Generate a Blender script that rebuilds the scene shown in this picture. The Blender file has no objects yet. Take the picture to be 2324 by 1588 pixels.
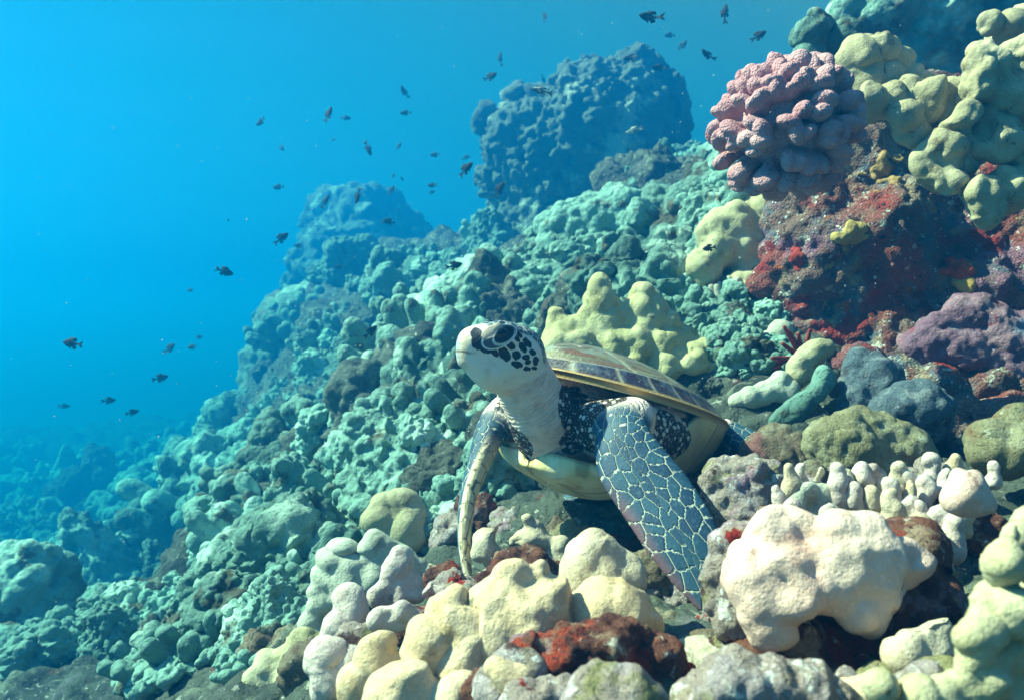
import bpy, math, random
import numpy as np
from mathutils import Vector

# ------------------------------------------------------------------ scene, camera, light
S = bpy.context.scene
COL = S.collection
random.seed(7)
RNG = np.random.default_rng(11)
R = math.radians
TANH = math.tan(R(33.0))

cam_d = bpy.data.cameras.new('camera')
cam = bpy.data.objects.new('camera', cam_d)
COL.objects.link(cam)
cam.location = (0, 0, 0)
cam.rotation_euler = (R(90), 0, 0)
cam_d.sensor_width = 36
cam_d.lens = 18 / TANH
cam_d.clip_start = 0.02
cam_d.clip_end = 500
cam_d.dof.use_dof = True
cam_d.dof.focus_distance = 1.35
cam_d.dof.aperture_fstop = 7.0
S.camera = cam

SUN_TO = Vector((-0.67, 0.04, 0.70)).normalized()     # direction towards the sun
world = bpy.data.worlds.new('World')
S.world = world
world.use_nodes = True
wn = world.node_tree.nodes
wn.clear()
sky = wn.new('ShaderNodeTexSky')
sky.sky_type = 'NISHITA'
sky.sun_disc = False
sky.sun_elevation = math.asin(SUN_TO.z)
sky.sun_rotation = math.atan2(SUN_TO.x, SUN_TO.y)
bg = wn.new('ShaderNodeBackground')
bg.inputs['Strength'].default_value = 0.05
wo = wn.new('ShaderNodeOutputWorld')
world.node_tree.links.new(sky.outputs[0], bg.inputs[0])
world.node_tree.links.new(bg.outputs[0], wo.inputs[0])

sun_d = bpy.data.lights.new('sun', 'SUN')
sun_d.energy = 5.0
sun_d.angle = R(0.6)
sun_d.color = (1.0, 0.73, 0.53)
sun = bpy.data.objects.new('sun', sun_d)
COL.objects.link(sun)
sun.rotation_euler = SUN_TO.to_track_quat('Z', 'Y').to_euler()

S.view_settings.view_transform = 'Standard'
S.view_settings.look = 'None'
S.view_settings.gamma = 1.0
S.view_settings.exposure = 2.2
S.cycles.volume_bounces = 0
S.cycles.max_bounces = 6
S.cycles.diffuse_bounces = 2

# ------------------------------------------------------------------ helpers: projection, noise
FD = 1162 / TANH


def at(u, v, d):
    """point seen at (u, v) of a 2324 x 1588 view, d metres in front of the camera"""
    return np.array([(u - 1162) / FD * d, d, (794 - v) / FD * d])


def hash3(i, j, k, s=0):
    h = (i.astype(np.uint32) * np.uint32(374761393) + j.astype(np.uint32) * np.uint32(668265263)
         + k.astype(np.uint32) * np.uint32(2147483647 - 95) + np.uint32((s * 974711 + 12345) & 0xffffffff))
    h = (h ^ (h >> np.uint32(13))) * np.uint32(1274126177)
    h = (h ^ (h >> np.uint32(16))) * np.uint32(2246822519)
    h = h ^ (h >> np.uint32(15))
    return (h & np.uint32(0xffffff)).astype(np.float32) / np.float32(0xffffff)


def vnoise(P, s=0):
    P = np.asarray(P, np.float32)
    F = np.floor(P)
    I = F.astype(np.int32)
    f = P - F
    w = f * f * (3 - 2 * f)
    out = 0
    for a in (0, 1):
        wa = w[:, 0] if a else 1 - w[:, 0]
        for b in (0, 1):
            wb = w[:, 1] if b else 1 - w[:, 1]
            for c in (0, 1):
                wc = w[:, 2] if c else 1 - w[:, 2]
                out = out + wa * wb * wc * hash3(I[:, 0] + a, I[:, 1] + b, I[:, 2] + c, s)
    return out * 2 - 1


def fbm(P, octs=4, s=0, gain=0.5):
    out = 0
    amp = 1.0
    P = np.asarray(P, np.float32)
    for o in range(octs):
        out = out + amp * vnoise(P * (2.03 ** o) + 17.3 * o, s + o)
        amp *= gain
    return out


def worley(P, s=0, jit=0.9):
    """F1 distance to jittered cell points"""
    P = np.asarray(P, np.float32)
    B = np.floor(P).astype(np.int32)
    best = np.full(len(P), 9.0, np.float32)
    for a in (-1, 0, 1):
        for b in (-1, 0, 1):
            for c in (-1, 0, 1):
                i, j, k = B[:, 0] + a, B[:, 1] + b, B[:, 2] + c
                h = (i.astype(np.uint32) * np.uint32(374761393) + j.astype(np.uint32) * np.uint32(668265263)
                     + k.astype(np.uint32) * np.uint32(2147483551) + np.uint32((s * 974711 + 12345) & 0xffffffff))
                h = (h ^ (h >> np.uint32(13))) * np.uint32(1274126177)
                h = h ^ (h >> np.uint32(16))
                h2 = h * np.uint32(2246822519)
                h2 = h2 ^ (h2 >> np.uint32(15))
                x = (h & np.uint32(1023)).astype(np.float32) / 1023
                y = ((h >> np.uint32(10)) & np.uint32(1023)).astype(np.float32) / 1023
                z = (h2 & np.uint32(1023)).astype(np.float32) / 1023
                d = (P[:, 0] - i - .5 - jit * (x - .5)) ** 2 + (P[:, 1] - j - .5 - jit * (y - .5)) ** 2 + (P[:, 2] - k - .5 - jit * (z - .5)) ** 2
                best = np.minimum(best, d)
    return np.sqrt(best)


def lump(P, s=0):
    return np.clip(1 - (worley(P, s) / 0.85) ** 2, 0, 1)


# ------------------------------------------------------------------ helpers: meshes
def make_mesh(name, V, Q, smooth=True):
    me = bpy.data.meshes.new(name)
    V = np.ascontiguousarray(V, np.float32)
    Q = np.ascontiguousarray(Q, np.int32)
    n = Q.shape[1]
    me.vertices.add(len(V))
    me.vertices.foreach_set('co', V.ravel())
    me.loops.add(Q.size)
    me.loops.foreach_set('vertex_index', Q.ravel())
    me.polygons.add(len(Q))
    me.polygons.foreach_set('loop_start', np.arange(0, Q.size, n, dtype=np.int32))
    me.polygons.foreach_set('loop_total', np.full(len(Q), n, np.int32))
    me.polygons.foreach_set('use_smooth', np.full(len(Q), smooth, bool))
    me.update(calc_edges=True)
    return me


def vnormals(V, Q):
    a, b, c, d = (V[Q[:, i]] for i in range(4))
    fn = np.cross(c - a, d - b)
    N = np.zeros_like(V, dtype=np.float64)
    for i in range(4):
        for ax in range(3):
            N[:, ax] += np.bincount(Q[:, i], fn[:, ax], len(V))
    return (N / (np.linalg.norm(N, axis=1, keepdims=True) + 1e-12)).astype(np.float32)


class Field:
    """smooth union of ellipsoids and tapered capsules on a grid, meshed by surface nets"""

    def __init__(self, lo, hi, h, k):
        self.lo = np.asarray(lo, np.float64)
        self.h = h
        self.k = k
        self.n = np.maximum(np.ceil((np.asarray(hi) - self.lo) / h).astype(int) + 1, 4)
        self.s = np.zeros(self.n, np.float32)

    def sub(self, lo, hi):
        i0 = np.clip(np.floor((lo - self.lo) / self.h).astype(int), 0, self.n)
        i1 = np.clip(np.ceil((hi - self.lo) / self.h).astype(int) + 1, 0, self.n)
        if (i1 <= i0).any():
            return None, None
        ax = [(self.lo[a] + self.h * np.arange(i0[a], i1[a])).astype(np.float32) for a in range(3)]
        X, Y, Z = np.meshgrid(*ax, indexing='ij', sparse=True)
        return (slice(i0[0], i1[0]), slice(i0[1], i1[1]), slice(i0[2], i1[2])), (X, Y, Z)

    def acc(self, sl, d):
        self.s[sl] += np.exp(np.clip(-d / self.k, -60, 60))

    def ell(self, c, r, M=None):
        c = np.asarray(c, np.float64)
        r = np.broadcast_to(np.asarray(r, np.float64), 3)
        m = 5 * self.k
        ext = r if M is None else np.full(3, r.max())
        sl, G = self.sub(c - ext - m, c + ext + m)
        if sl is None:
            return
        D = [G[i] - np.float32(c[i]) for i in range(3)]
        if M is not None:      # rows of M: local axes
            D = [D[0] * np.float32(M[i][0]) + D[1] * np.float32(M[i][1]) + D[2] * np.float32(M[i][2]) for i in range(3)]
        k0 = np.sqrt(sum((D[i] / np.float32(r[i])) ** 2 for i in range(3)))
        k1 = np.sqrt(sum((D[i] / np.float32(r[i] ** 2)) ** 2 for i in range(3))) + 1e-6
        self.acc(sl, k0 * (k0 - 1) / k1)

    def cap(self, a, b, ra, rb):
        a = np.asarray(a, np.float64)
        b = np.asarray(b, np.float64)
        m = 5 * self.k + max(ra, rb)
        sl, G = self.sub(np.minimum(a, b) - m, np.maximum(a, b) + m)
        if sl is None:
            return
        ab = b - a
        D = [G[i] - np.float32(a[i]) for i in range(3)]
        t = np.clip((D[0] * ab[0] + D[1] * ab[1] + D[2] * ab[2]) / (ab @ ab), 0, 1).astype(np.float32)
        q = np.sqrt(sum((D[i] - t * np.float32(ab[i])) ** 2 for i in range(3)))
        self.acc(sl, q - (ra + (rb - ra) * t))

    def mesh(self):
        f = -self.k * np.log(self.s + 1e-20)
        return nets(f, self.lo, self.h)


def nets(f, lo, h):
    f = f.copy()
    for ax in range(3):                       # closed at the border of the grid
        sl = [slice(None)] * 3
        for e in (0, -1):
            sl[ax] = e
            f[tuple(sl)] = np.maximum(f[tuple(sl)], 1e-3)
    neg = f < 0
    c = np.zeros(tuple(np.array(f.shape) - 1), np.uint8)
    cs = tuple(c.shape)
    offs = [(a, b, d) for a in (0, 1) for b in (0, 1) for d in (0, 1)]
    for o in offs:
        c += neg[o[0]:o[0] + cs[0], o[1]:o[1] + cs[1], o[2]:o[2] + cs[2]]
    act = (c > 0) & (c < 8)
    I = np.argwhere(act)
    idx = np.full(cs, -1, np.int32)
    idx[act] = np.arange(len(I))
    val = [f[I[:, 0] + o[0], I[:, 1] + o[1], I[:, 2] + o[2]] for o in offs]
    pos = np.zeros((len(I), 3))
    cnt = np.zeros(len(I))
    for i, a in enumerate(offs):
        for j, b in enumerate(offs):
            if j > i and sum(abs(a[q] - b[q]) for q in range(3)) == 1:
                va, vb = val[i], val[j]
                x = (va < 0) != (vb < 0)
                t = np.where(x, va / np.where(x, va - vb, 1), 0)
                for q in range(3):
                    pos[:, q] += np.where(x, a[q] + t * (b[q] - a[q]), 0)
                cnt += x
    V = lo + h * (I + pos / cnt[:, None])
    Qs = []
    for ax in range(3):
        o1, o2 = [(1, 2), (2, 0), (0, 1)][ax]
        A = [slice(1, -1)] * 3
        A[ax] = slice(0, -1)
        B = list(A)
        B[ax] = slice(1, None)
        na, nb = neg[tuple(A)], neg[tuple(B)]
        for flip, msk in ((False, na & ~nb), (True, ~na & nb)):
            E = np.argwhere(msk)
            if not len(E):
                continue
            for q in range(3):
                if q != ax:
                    E[:, q] += 1
            cc = []
            for d1, d2 in ((0, 0), (-1, 0), (-1, -1), (0, -1)):
                e = E.copy()
                e[:, o1] += d1
                e[:, o2] += d2
                cc.append(idx[e[:, 0], e[:, 1], e[:, 2]])
            q = np.stack(cc if not flip else cc[::-1], 1)
            Qs.append(q)
    return V.astype(np.float32), np.concatenate(Qs)


def link(name, me, mat, parent=None, loc=None):
    o = bpy.data.objects.new(name, me)
    COL.objects.link(o)
    if mat:
        me.materials.clear()
        me.materials.append(mat)
    if parent:
        o.parent = parent
    if loc is not None:
        o.location = loc
    return o


def tag(o, label=None, cat=None, group=None, kind=None):
    if label:
        o['label'] = label
    if cat:
        o['category'] = cat
    if group:
        o['group'] = group
    if kind:
        o['kind'] = kind
    return o


def empty(name, loc, label, cat, group=None):
    o = bpy.data.objects.new(name, None)
    COL.objects.link(o)
    o.location = loc
    o.empty_display_size = 0.05
    return tag(o, label, cat, group)


# ------------------------------------------------------------------ helpers: materials
class NT:
    def __init__(self, name):
        self.m = bpy.data.materials.new(name)
        self.m.use_nodes = True
        self.t = self.m.node_tree
        self.t.nodes.clear()
        self.out = self.t.nodes.new('ShaderNodeOutputMaterial')

    def n(self, typ, **kw):
        nd = self.t.nodes.new('ShaderNode' + typ)
        for k_, v in kw.items():
            setattr(nd, k_, v)
        return nd

    def l(self, a, b):
        self.t.links.new(a, b)

    def put(self, sock, v):
        if hasattr(v, 'is_output'):
            self.l(v, sock)
        elif isinstance(v, tuple) and len(v) == 3 and sock.type == 'RGBA':
            sock.default_value = (*v, 1)
        else:
            sock.default_value = v

    def pos(self):
        return self.n('NewGeometry').outputs['Position']

    def noise(self, vec, scale, detail=4, rough=0.55, dist=0.0):
        nd = self.n('TexNoise')
        self.put(nd.inputs['Vector'], vec)
        nd.inputs['Scale'].default_value = scale
        nd.inputs['Detail'].default_value = detail
        nd.inputs['Roughness'].default_value = rough
        nd.inputs['Distortion'].default_value = dist
        return nd.outputs['Fac']

    def voro(self, vec, scale, feature='F1', rnd=1.0, out='Distance', dim='3D'):
        nd = self.n('TexVoronoi', feature=feature, voronoi_dimensions=dim)
        self.put(nd.inputs['Vector'], vec)
        nd.inputs['Scale'].default_value = scale
        nd.inputs['Randomness'].default_value = rnd
        return nd.outputs[out]

    def step(self, x, lo, hi):
        nd = self.n('MapRange', interpolation_type='SMOOTHSTEP')
        self.put(nd.inputs[0], x)
        nd.inputs[1].default_value = lo
        nd.inputs[2].default_value = hi
        return nd.outputs[0]

    def math(self, op, a, b=0.0, c=0.0):
        nd = self.n('Math', operation=op)
        self.put(nd.inputs[0], a)
        self.put(nd.inputs[1], b)
        self.put(nd.inputs[2], c)
        return nd.outputs[0]

    def mix(self, fac, a, b, blend='MIX'):
        nd = self.n('Mix', data_type='RGBA', blend_type=blend)
        self.put(nd.inputs['Factor'], fac)
        self.put(nd.inputs[6], a)
        self.put(nd.inputs[7], b)
        return nd.outputs[2]

    def attr(self, name, out='Vector'):
        return self.n('Attribute', attribute_name=name).outputs[out]

    def bump(self, height, dist, strength=1.0, normal=None):
        nd = self.n('Bump')
        nd.inputs['Strength'].default_value = strength
        nd.inputs['Distance'].default_value = dist
        self.put(nd.inputs['Height'], height)
        if normal is not None:
            self.l(normal, nd.inputs['Normal'])
        return nd.outputs[0]

    def finish(self, color, normal=None, rough=0.85, spec=0.2):
        b = self.n('BsdfPrincipled')
        self.put(b.inputs['Base Color'], color)
        self.put(b.inputs['Roughness'], rough)
        b.inputs['Specular IOR Level'].default_value = spec
        if normal is not None:
            self.l(normal, b.inputs['Normal'])
        self.l(b.outputs[0], self.out.inputs['Surface'])
        return self.m


def layered(name, base, layers, bumps, hue=0.0, spots=None):
    """base colour, then colour layers (colour, scale, detail, lo, hi) laid on by noise, then bumps (kind, scale, dist)"""
    T = NT(name)
    p = T.pos()
    col = base
    for i, (c, sc, det, lo, hi) in enumerate(layers):
        off = T.n('VectorMath', operation='ADD')
        T.l(p, off.inputs[0])
        off.inputs[1].default_value = (3.1 * i + 1.7, 5.3 * i, -2.9 * i)
        col = T.mix(T.step(T.noise(off.outputs[0], sc, det, 0.6), lo, hi), col, c)
    if spots:
        for c, sc, r_ in spots:
            col = T.mix(T.math('LESS_THAN', T.voro(p, sc), r_), col, c)
    if hue:
        oi = T.n('ObjectInfo')
        hs = T.n('HueSaturation')
        hs.inputs['Hue'].default_value = 0.5
        T.l(T.math('MULTIPLY_ADD', oi.outputs['Random'], hue, 1 - hue * .6), hs.inputs['Value'])
        T.put(hs.inputs['Color'], col)
        col = hs.outputs[0]
    nrm = None
    for kind, sc, dist in bumps:
        hgt = T.noise(p, sc, 5, 0.65) if kind == 'n' else T.math('MULTIPLY', T.voro(p, sc), -1.0)
        nrm = T.bump(hgt, dist, 1.0, nrm)
    return T.finish(col, nrm)
# ------------------------------------------------------------------ materials of the reef
M_TERR = layered('reef_rock', (.10, .115, .095), [((.05, .06, .055), 4.2, 5, .48, .6), ((.22, .24, .18), 7.1, 5, .54, .64), ((.15, .15, .15), 9, 5, .57, .66),
                 ((.14, .07, .06), 11.0, 5, .63, .68), ((.42, .42, .34), 34, 5, .60, .68), ((.60, .58, .52), 90, 4, .66, .72)],
                 [('v', 26, .03), ('n', 40, .025), ('n', 120, .010)])
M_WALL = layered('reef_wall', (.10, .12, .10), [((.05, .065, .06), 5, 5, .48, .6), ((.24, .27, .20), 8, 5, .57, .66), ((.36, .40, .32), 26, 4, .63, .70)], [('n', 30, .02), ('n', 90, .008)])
M_MID = layered('knobbly_coral', (.19, .33, .28), [((.08, .15, .13), 2.0, 4, .52, .62), ((.42, .58, .48), 5, 3, .54, .66),  # green coral, with part of the water's turquoise tint put into its colour
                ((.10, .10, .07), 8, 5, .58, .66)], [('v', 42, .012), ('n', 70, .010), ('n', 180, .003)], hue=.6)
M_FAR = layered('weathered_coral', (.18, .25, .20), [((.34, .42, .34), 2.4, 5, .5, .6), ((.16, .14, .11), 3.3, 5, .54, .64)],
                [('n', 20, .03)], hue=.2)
M_BOUL = layered('boulder_rock', (.11, .14, .12), [((.32, .38, .30), 2.6, 6, .54, .62), ((.06, .075, .07), 3.6, 5, .54, .64)],
                 [('n', 22, .03), ('n', 60, .012)])

# ------------------------------------------------------------------ the terrain: a slope rising to the right
CTRL_PX = [
    (1100, 1690, .80), (760, 1640, 1.05), (520, 1570, 1.6), (300, 1560, 2.3), (80, 1570, 2.7), (1500, 1700, .70), (1900, 1850, .64),
    (2300, 1850, .60), (900, 1480, 1.12), (1200, 1480, 1.0), (1500, 1530, .95), (1300, 1280, 1.5), (1030, 1250, 1.75), (1720, 1440, 1.02),
    (2000, 1340, 1.04), (2250, 1250, .98), (1750, 1150, 1.4), (1950, 1090, 1.5), (2200, 1110, 1.6),
    (700, 1340, 2.0), (560, 1400, 2.5), (640, 1250, 2.7), (850, 1180, 2.4), (1000, 1040, 2.5), (1150, 1010, 2.55),
    (770, 1000, 3.2), (910, 900, 3.4), (1000, 800, 3.8), (1150, 700, 4.2), (660, 860, 6.8), (630, 770, 9), (800, 680, 14),
    (1200, 650, 4.6), (1150, 560, 8), (1350, 600, 4.2), (1400, 520, 6.5), (1550, 590, 3.4), (1600, 490, 4), (1580, 400, 7), (1720, 530, 2.9),
    (1500, 690, 2.8), (1650, 730, 2.3), (1400, 850, 2.15), (1690, 880, 1.9), (1560, 900, 2.0), (1850, 960, 1.8),
    (200, 1140, 17), (0, 1090, 22), (400, 1080, 15), (300, 1300, 9.5), (100, 1340, 11), (200, 1640, 4), (370, 1560, 3.8), (20, 1620, 3.6),
    (-300, 1000, 24), (480, 1350, 4.6), (520, 1010, 13), (450, 1430, 4.0),
]
CTRL_PX += [(430, 1170, 9), (340, 1220, 9), (250, 1180, 13), (490, 1100, 9), (1600, 1510, 1.08), (1450, 1460, 1.15), (1350, 1380, 1.25), (550, 1080, 8), (590, 950, 9), (960, 670, 10), (1040, 650, 10), (1040, 620, 14), (1100, 640, 7), (300, 1400, 6.5), (150, 1450, 7), (360, 1330, 7.5), (500, 1220, 6.5), (2100, 1610, .76), (1950, 1610, .80), (1770, 1590, .86), (2150, 1420, .92)]
CTRL = [at(*c) for c in CTRL_PX] + [np.array(c, float) for c in [
    (-12, 26, -2.6), (-4, 26, -2.0), (3, 22, .2), (10, 20, 1.6), (-10, 3, -2.6), (6, 10, 2.4), (3.2, 4, 1.3), (2.2, 1.5, .1), (1, -1, -.35),
    (-1, -1, -1.3), (0, -1, -.7), (-4, -1, -2.4), (3, -1, .1), (2.0, 2.6, .6), (1.2, 2.2, -.05), (-6, 6, -2.2), (-14, 10, -2.9), (-20, 24, -3)]]
CTRL = np.array(CTRL)


def _tps(r2):
    return .5 * r2 * np.log(r2 + 1e-9)


def _fit():
    P = CTRL[:, :2]
    n = len(P)
    K = _tps(((P[:, None] - P[None]) ** 2).sum(2)) + np.eye(n) * 0.02
    A = np.zeros((n + 3, n + 3))
    A[:n, :n] = K
    A[:n, n] = 1
    A[:n, n + 1:] = P
    A[n:, :n] = A[:n, n:].T
    return np.linalg.solve(A, np.concatenate([CTRL[:, 2], np.zeros(3)]))


TPW = _fit()


def ground(x, y):
    x = np.atleast_1d(np.asarray(x, float))
    y = np.atleast_1d(np.asarray(y, float))
    out = TPW[-3] + TPW[-2] * x + TPW[-1] * y
    for c, w in zip(CTRL, TPW[:-3]):
        out = out + w * _tps((x - c[0]) ** 2 + (y - c[1]) ** 2)
    return out


def gnormal(x, y, e=.06):
    gx = (ground(x + e, y) - ground(x - e, y)) / (2 * e)
    gy = (ground(x, y + e) - ground(x, y - e)) / (2 * e)
    v = np.array([-gx[0], -gy[0], 1.0])
    return v / np.linalg.norm(v)


TGRID = {}


def seat(x, y):
    """height of the finished slope (with its lumps) at x, y"""
    r = math.hypot(x, y + .12)
    i = math.log(r / .28) / math.log(30 / .28) * (TGRID['nr'] - 1)
    j = (math.atan2(x, y + .12) - R(-62)) / R(120) * (TGRID['na'] - 1)
    i, j = int(min(max(round(i), 2), TGRID['nr'] - 3)), int(min(max(round(j), 2), TGRID['na'] - 3))
    return float(np.median(TGRID['z'][i - 2:i + 3, j - 2:j + 3]))


def terrain():
    nr, na = 820, 640
    r = .28 * (30 / .28) ** (np.linspace(0, 1, nr))
    a = np.linspace(R(-62), R(58), na)
    RR, AA = np.meshgrid(r, a, indexing='ij')
    X, Y = (RR * np.sin(AA)).ravel(), (RR * np.cos(AA)).ravel() - .12
    Z = ground(X, Y)
    V = np.stack([X, Y, Z], 1).astype(np.float32)
    i = np.arange((nr - 1) * (na - 1))
    i = i // (na - 1) * na + i % (na - 1)
    Q = np.stack([i, i + na, i + na + 1, i + 1], 1)
    N = vnormals(V, Q)
    if N[:, 2].mean() < 0:
        Q = Q[:, ::-1]
        N = -N
    d = RR.ravel()
    big = np.clip((d - 2.0) / 2.5, 0, 1)
    mid = np.clip((d - 1.2) / 1.2, .25, 1)
    warp = np.stack([fbm(V * 2.1, 3, 5), fbm(V * 2.1, 3, 9), fbm(V * 2.1, 3, 13)], 1) * .12
    P = V + warp
    disp = .34 * big * (lump(P / .80, 3) - .45) + .11 * mid * (lump(P / .30, 21) - .35)
    disp += .055 * lump(P / .13, 31) * np.clip(.4 + d / 4, 0, 1) + .03 * lump(P / .062, 41) * np.clip(3 - d / 4, 0, 1) * np.clip(.3 + d / 3, 0, 1)
    disp += .05 * mid * fbm(V * 3.7, 4, 51) + .007 * fbm(V * 21, 3, 61)
    V = V + N * disp[:, None]
    TGRID.update(z=V[:, 2].reshape(nr, na), nr=nr, na=na)
    o = link('reef_slope', make_mesh('reef_slope', V, Q), M_TERR)
    tag(o, 'rough coral rock slope falling away to the left', kind='structure')


terrain()

# a wide sandy bed far beyond and below, to the horizon
bed = make_mesh('sea_bed', np.array([(-44, -7, -4.2), (44, -7, -4.2), (44, 59, -4.2), (-44, 59, -4.2)]), np.array([(0, 1, 2, 3)]))
tag(link('sea_bed', bed, M_FAR), 'deep sea bed fading into blue water', kind='structure')


# ------------------------------------------------------------------ boulders and other big rock
def blob(prims, k, h, bumps=(), noise=(), seed=0, clip_pad=.05):
    """mesh of a smooth union of prims; bumps (size, amount) are packed lobes, noise (scale, amount, octaves)"""
    lo, hi = np.full(3, 1e9), np.full(3, -1e9)
    for p in prims:
        if p[0] == 'e':
            c, r = np.asarray(p[1], float), np.max(p[2])
            lo, hi = np.minimum(lo, c - r), np.maximum(hi, c + r)
        else:
            for q in (p[1], p[2]):
                q = np.asarray(q, float)
                r = max(p[3], p[4])
                lo, hi = np.minimum(lo, q - r), np.maximum(hi, q + r)
    pad = 2.5 * k + 3 * h
    F = Field(lo - pad, hi + pad, h, k)
    for p in prims:
        if p[0] == 'e':
            F.ell(p[1], p[2], p[3] if len(p) > 3 else None)
        else:
            F.cap(p[1], p[2], p[3], p[4])
    V, Q = F.mesh()
    N = vnormals(V, Q)
    d = np.zeros(len(V), np.float32)
    Vs = V + seed * 1.37
    for sz, am in bumps:
        d += am * (lump(Vs / sz, seed + int(sz * 977)) - .3)
    for sc, am, oc in noise:
        d += am * (fbm(Vs * sc, oc, seed + 5) if oc > 0 else .6 - 1.8 * np.abs(fbm(Vs * sc, -oc, seed + 8)))     # negative: sharp ridges
    return V + N * d[:, None], Q


def recentre(V):
    c = np.array([(V[:, 0].min() + V[:, 0].max()) / 2, (V[:, 1].min() + V[:, 1].max()) / 2, V[:, 2].min()])
    return V - c, c


def solid(name, label, cat, prims, k, h, mat, bumps=(), noise=(), seed=0, group=None, parent=None):
    V, Q = blob(prims, k, h, bumps, noise, seed)
    V, c = recentre(V)
    o = link(name, make_mesh(name, V, Q), mat, parent, c)
    if not parent:
        tag(o, label, cat, group)
    return o


def px(d0, items, squash=(1, 1, 1)):
    """ellipsoids from (u, v, r_px, extra depth as a factor of r)"""
    out = []
    for it in items:
        u, v, r = it[:3]
        dd = it[3] if len(it) > 3 else 0
        s = it[4] if len(it) > 4 else squash
        rm = r / FD * d0
        out.append(('e', at(u, v, d0 + dd * rm), np.array([rm * s[0], rm * s[1], rm * s[2]])))
    return out


solid('coral_boulder', 'tall square-topped blue boulder rising behind the reef crest', 'boulder',
      px(7.4, [(1330, 330, 165), (1400, 260, 115), (1420, 200, 80), (1355, 165, 38), (1440, 170, 45), (1480, 330, 60), (1200, 330, 90), (1170, 300, 55),
               (1160, 380, 60), (1280, 190, 34), (1280, 240, 60), (1250, 430, 110), (1400, 430, 120), (1470, 250, 50), (1490, 200, 25), (1300, 560, 140, .4), (1230, 550, 120), (1130, 510, 45),
               (1440, 520, 110), (1335, 155, 26), (1375, 160, 30), (1415, 150, 28), (1460, 158, 30), (1495, 220, 40), (1515, 320, 36), (1520, 400, 30), (1510, 260, 34), (1150, 270, 30), (1190, 250, 34), (1130, 320, 26),
               (1120, 400, 30), (1235, 235, 30), (1285, 165, 22), (1530, 300, 22), (1540, 350, 24), (1535, 420, 30), (1525, 470, 36), (1110, 260, 22), (1105, 400, 24), (1120, 440, 30), (1150, 470, 40), (1335, 135, 16), (1430, 130, 18), (1475, 140, 18)]),
      .012, .014, M_BOUL, [(.20, .06), (.10, .05), (.05, .028)], [(2.2, .10, 5), (7, .055, 4)], 3)
solid('coral_boulder', 'rounded faint blue boulder farthest back in the haze', 'boulder',
      px(13, [(830, 570, 110), (880, 560, 90), (860, 500, 45), (770, 520, 60), (740, 570, 50), (800, 660, 150), (900, 640, 80), (720, 700, 90), (650, 720, 60)]),
      .05, .03, M_BOUL, [(.5, .16), (.2, .1), (.09, .04)], [(1.4, .25, 5)], 9)
solid('reef_buttress', 'steep hazy reef wall below the farthest boulder', 'reef rock',
      px(9.0, [(690, 760, 100), (650, 860, 90), (760, 800, 110), (640, 960, 80), (720, 920, 110), (600, 1000, 60), (820, 760, 80)]),
      .08, .028, M_FAR, [(.3, .1), (.12, .06), (.06, .02)], [(3, .07, 4)], 12)
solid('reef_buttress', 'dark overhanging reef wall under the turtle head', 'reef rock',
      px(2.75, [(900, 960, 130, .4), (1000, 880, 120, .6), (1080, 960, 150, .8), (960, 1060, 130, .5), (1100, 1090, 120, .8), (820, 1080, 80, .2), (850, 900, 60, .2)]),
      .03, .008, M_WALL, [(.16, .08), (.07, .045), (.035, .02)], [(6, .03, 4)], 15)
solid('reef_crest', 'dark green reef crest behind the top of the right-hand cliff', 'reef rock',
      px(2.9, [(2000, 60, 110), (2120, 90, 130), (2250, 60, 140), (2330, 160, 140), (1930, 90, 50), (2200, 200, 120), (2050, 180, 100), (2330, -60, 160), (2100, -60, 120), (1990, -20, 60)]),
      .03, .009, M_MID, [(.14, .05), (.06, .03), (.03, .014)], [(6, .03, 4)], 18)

# ------------------------------------------------------------------ coral colonies for the middle and far reef (copies share a few meshes)


def fib(n, rng, zmin=-.25):
    out = []
    m = int(n / (1 - zmin) * 2)
    for i in range(m):
        z = 1 - 2 * (i + .5) / m
        if z < zmin:
            break
        a = i * 2.39996 + rng.random() * .5
        rr = math.sqrt(1 - z * z)
        out.append(np.array([rr * math.cos(a), rr * math.sin(a), z + rng.normal() * .06]))
    return out


def proto_mound(seed, tall=.8, h=.021):
    rng = np.random.default_rng(seed)
    pr = [('e', (0, 0, -.05), (.66, .62, .62 * tall))]
    for i in range(11):
        a, q = rng.uniform(0, 6.283), rng.uniform(.3, .75)
        z = rng.uniform(0, .75 * tall) * (1 - .6 * q)
        r = rng.uniform(.2, .36)
        pr.append(('c', (q * math.cos(a), q * math.sin(a), z - .15), (q * math.cos(a) * 1.05, q * math.sin(a) * 1.05, z + rng.uniform(.05, .25)), r, r * .6))
    return blob(pr, .03, h, [(.25, .12), (.125, .075), (.06, .028)], [(2.6, .12, 4), (14, .015, 3)], seed)


def proto_cone(seed, n=90, h=.028):
    rng = np.random.default_rng(seed)
    pr = [('c', (0, 0, -.2), (0, 0, 1.05), .62, .10)]
    for i in range(n):
        z = (i + .5) / n
        a = i * 2.39996
        rr = .66 * (1 - z) + .12
        r = .17 * (1 - .45 * z) * rng.uniform(.75, 1.15)
        pr.append(('e', (rr * math.cos(a), rr * math.sin(a), z * 1.15 - .12), (r, r, r * 1.25)))
    return blob(pr, .012, h, [(.12, .05), (.055, .02)], [(3.2, .12, 4), (14, .015, 3)], seed)


def proto_fingers(seed, n=26, h=.026):
    rng = np.random.default_rng(seed)
    pr = [('e', (0, 0, -.12), (.7, .7, .38))]
    for d in fib(n, rng, -.05):
        b = np.array([d[0] * .55, d[1] * .55, d[2] * .2])
        L = rng.uniform(.35, .75)
        dirn = np.array([d[0] * .55, d[1] * .55, .75])
        r = rng.uniform(.10, .16)
        pr.append(('c', b, b + dirn * L, r * 1.15, r * .85))
    return blob(pr, .012, h, [(.14, .02)], [(4, .02, 2)], seed)


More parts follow.
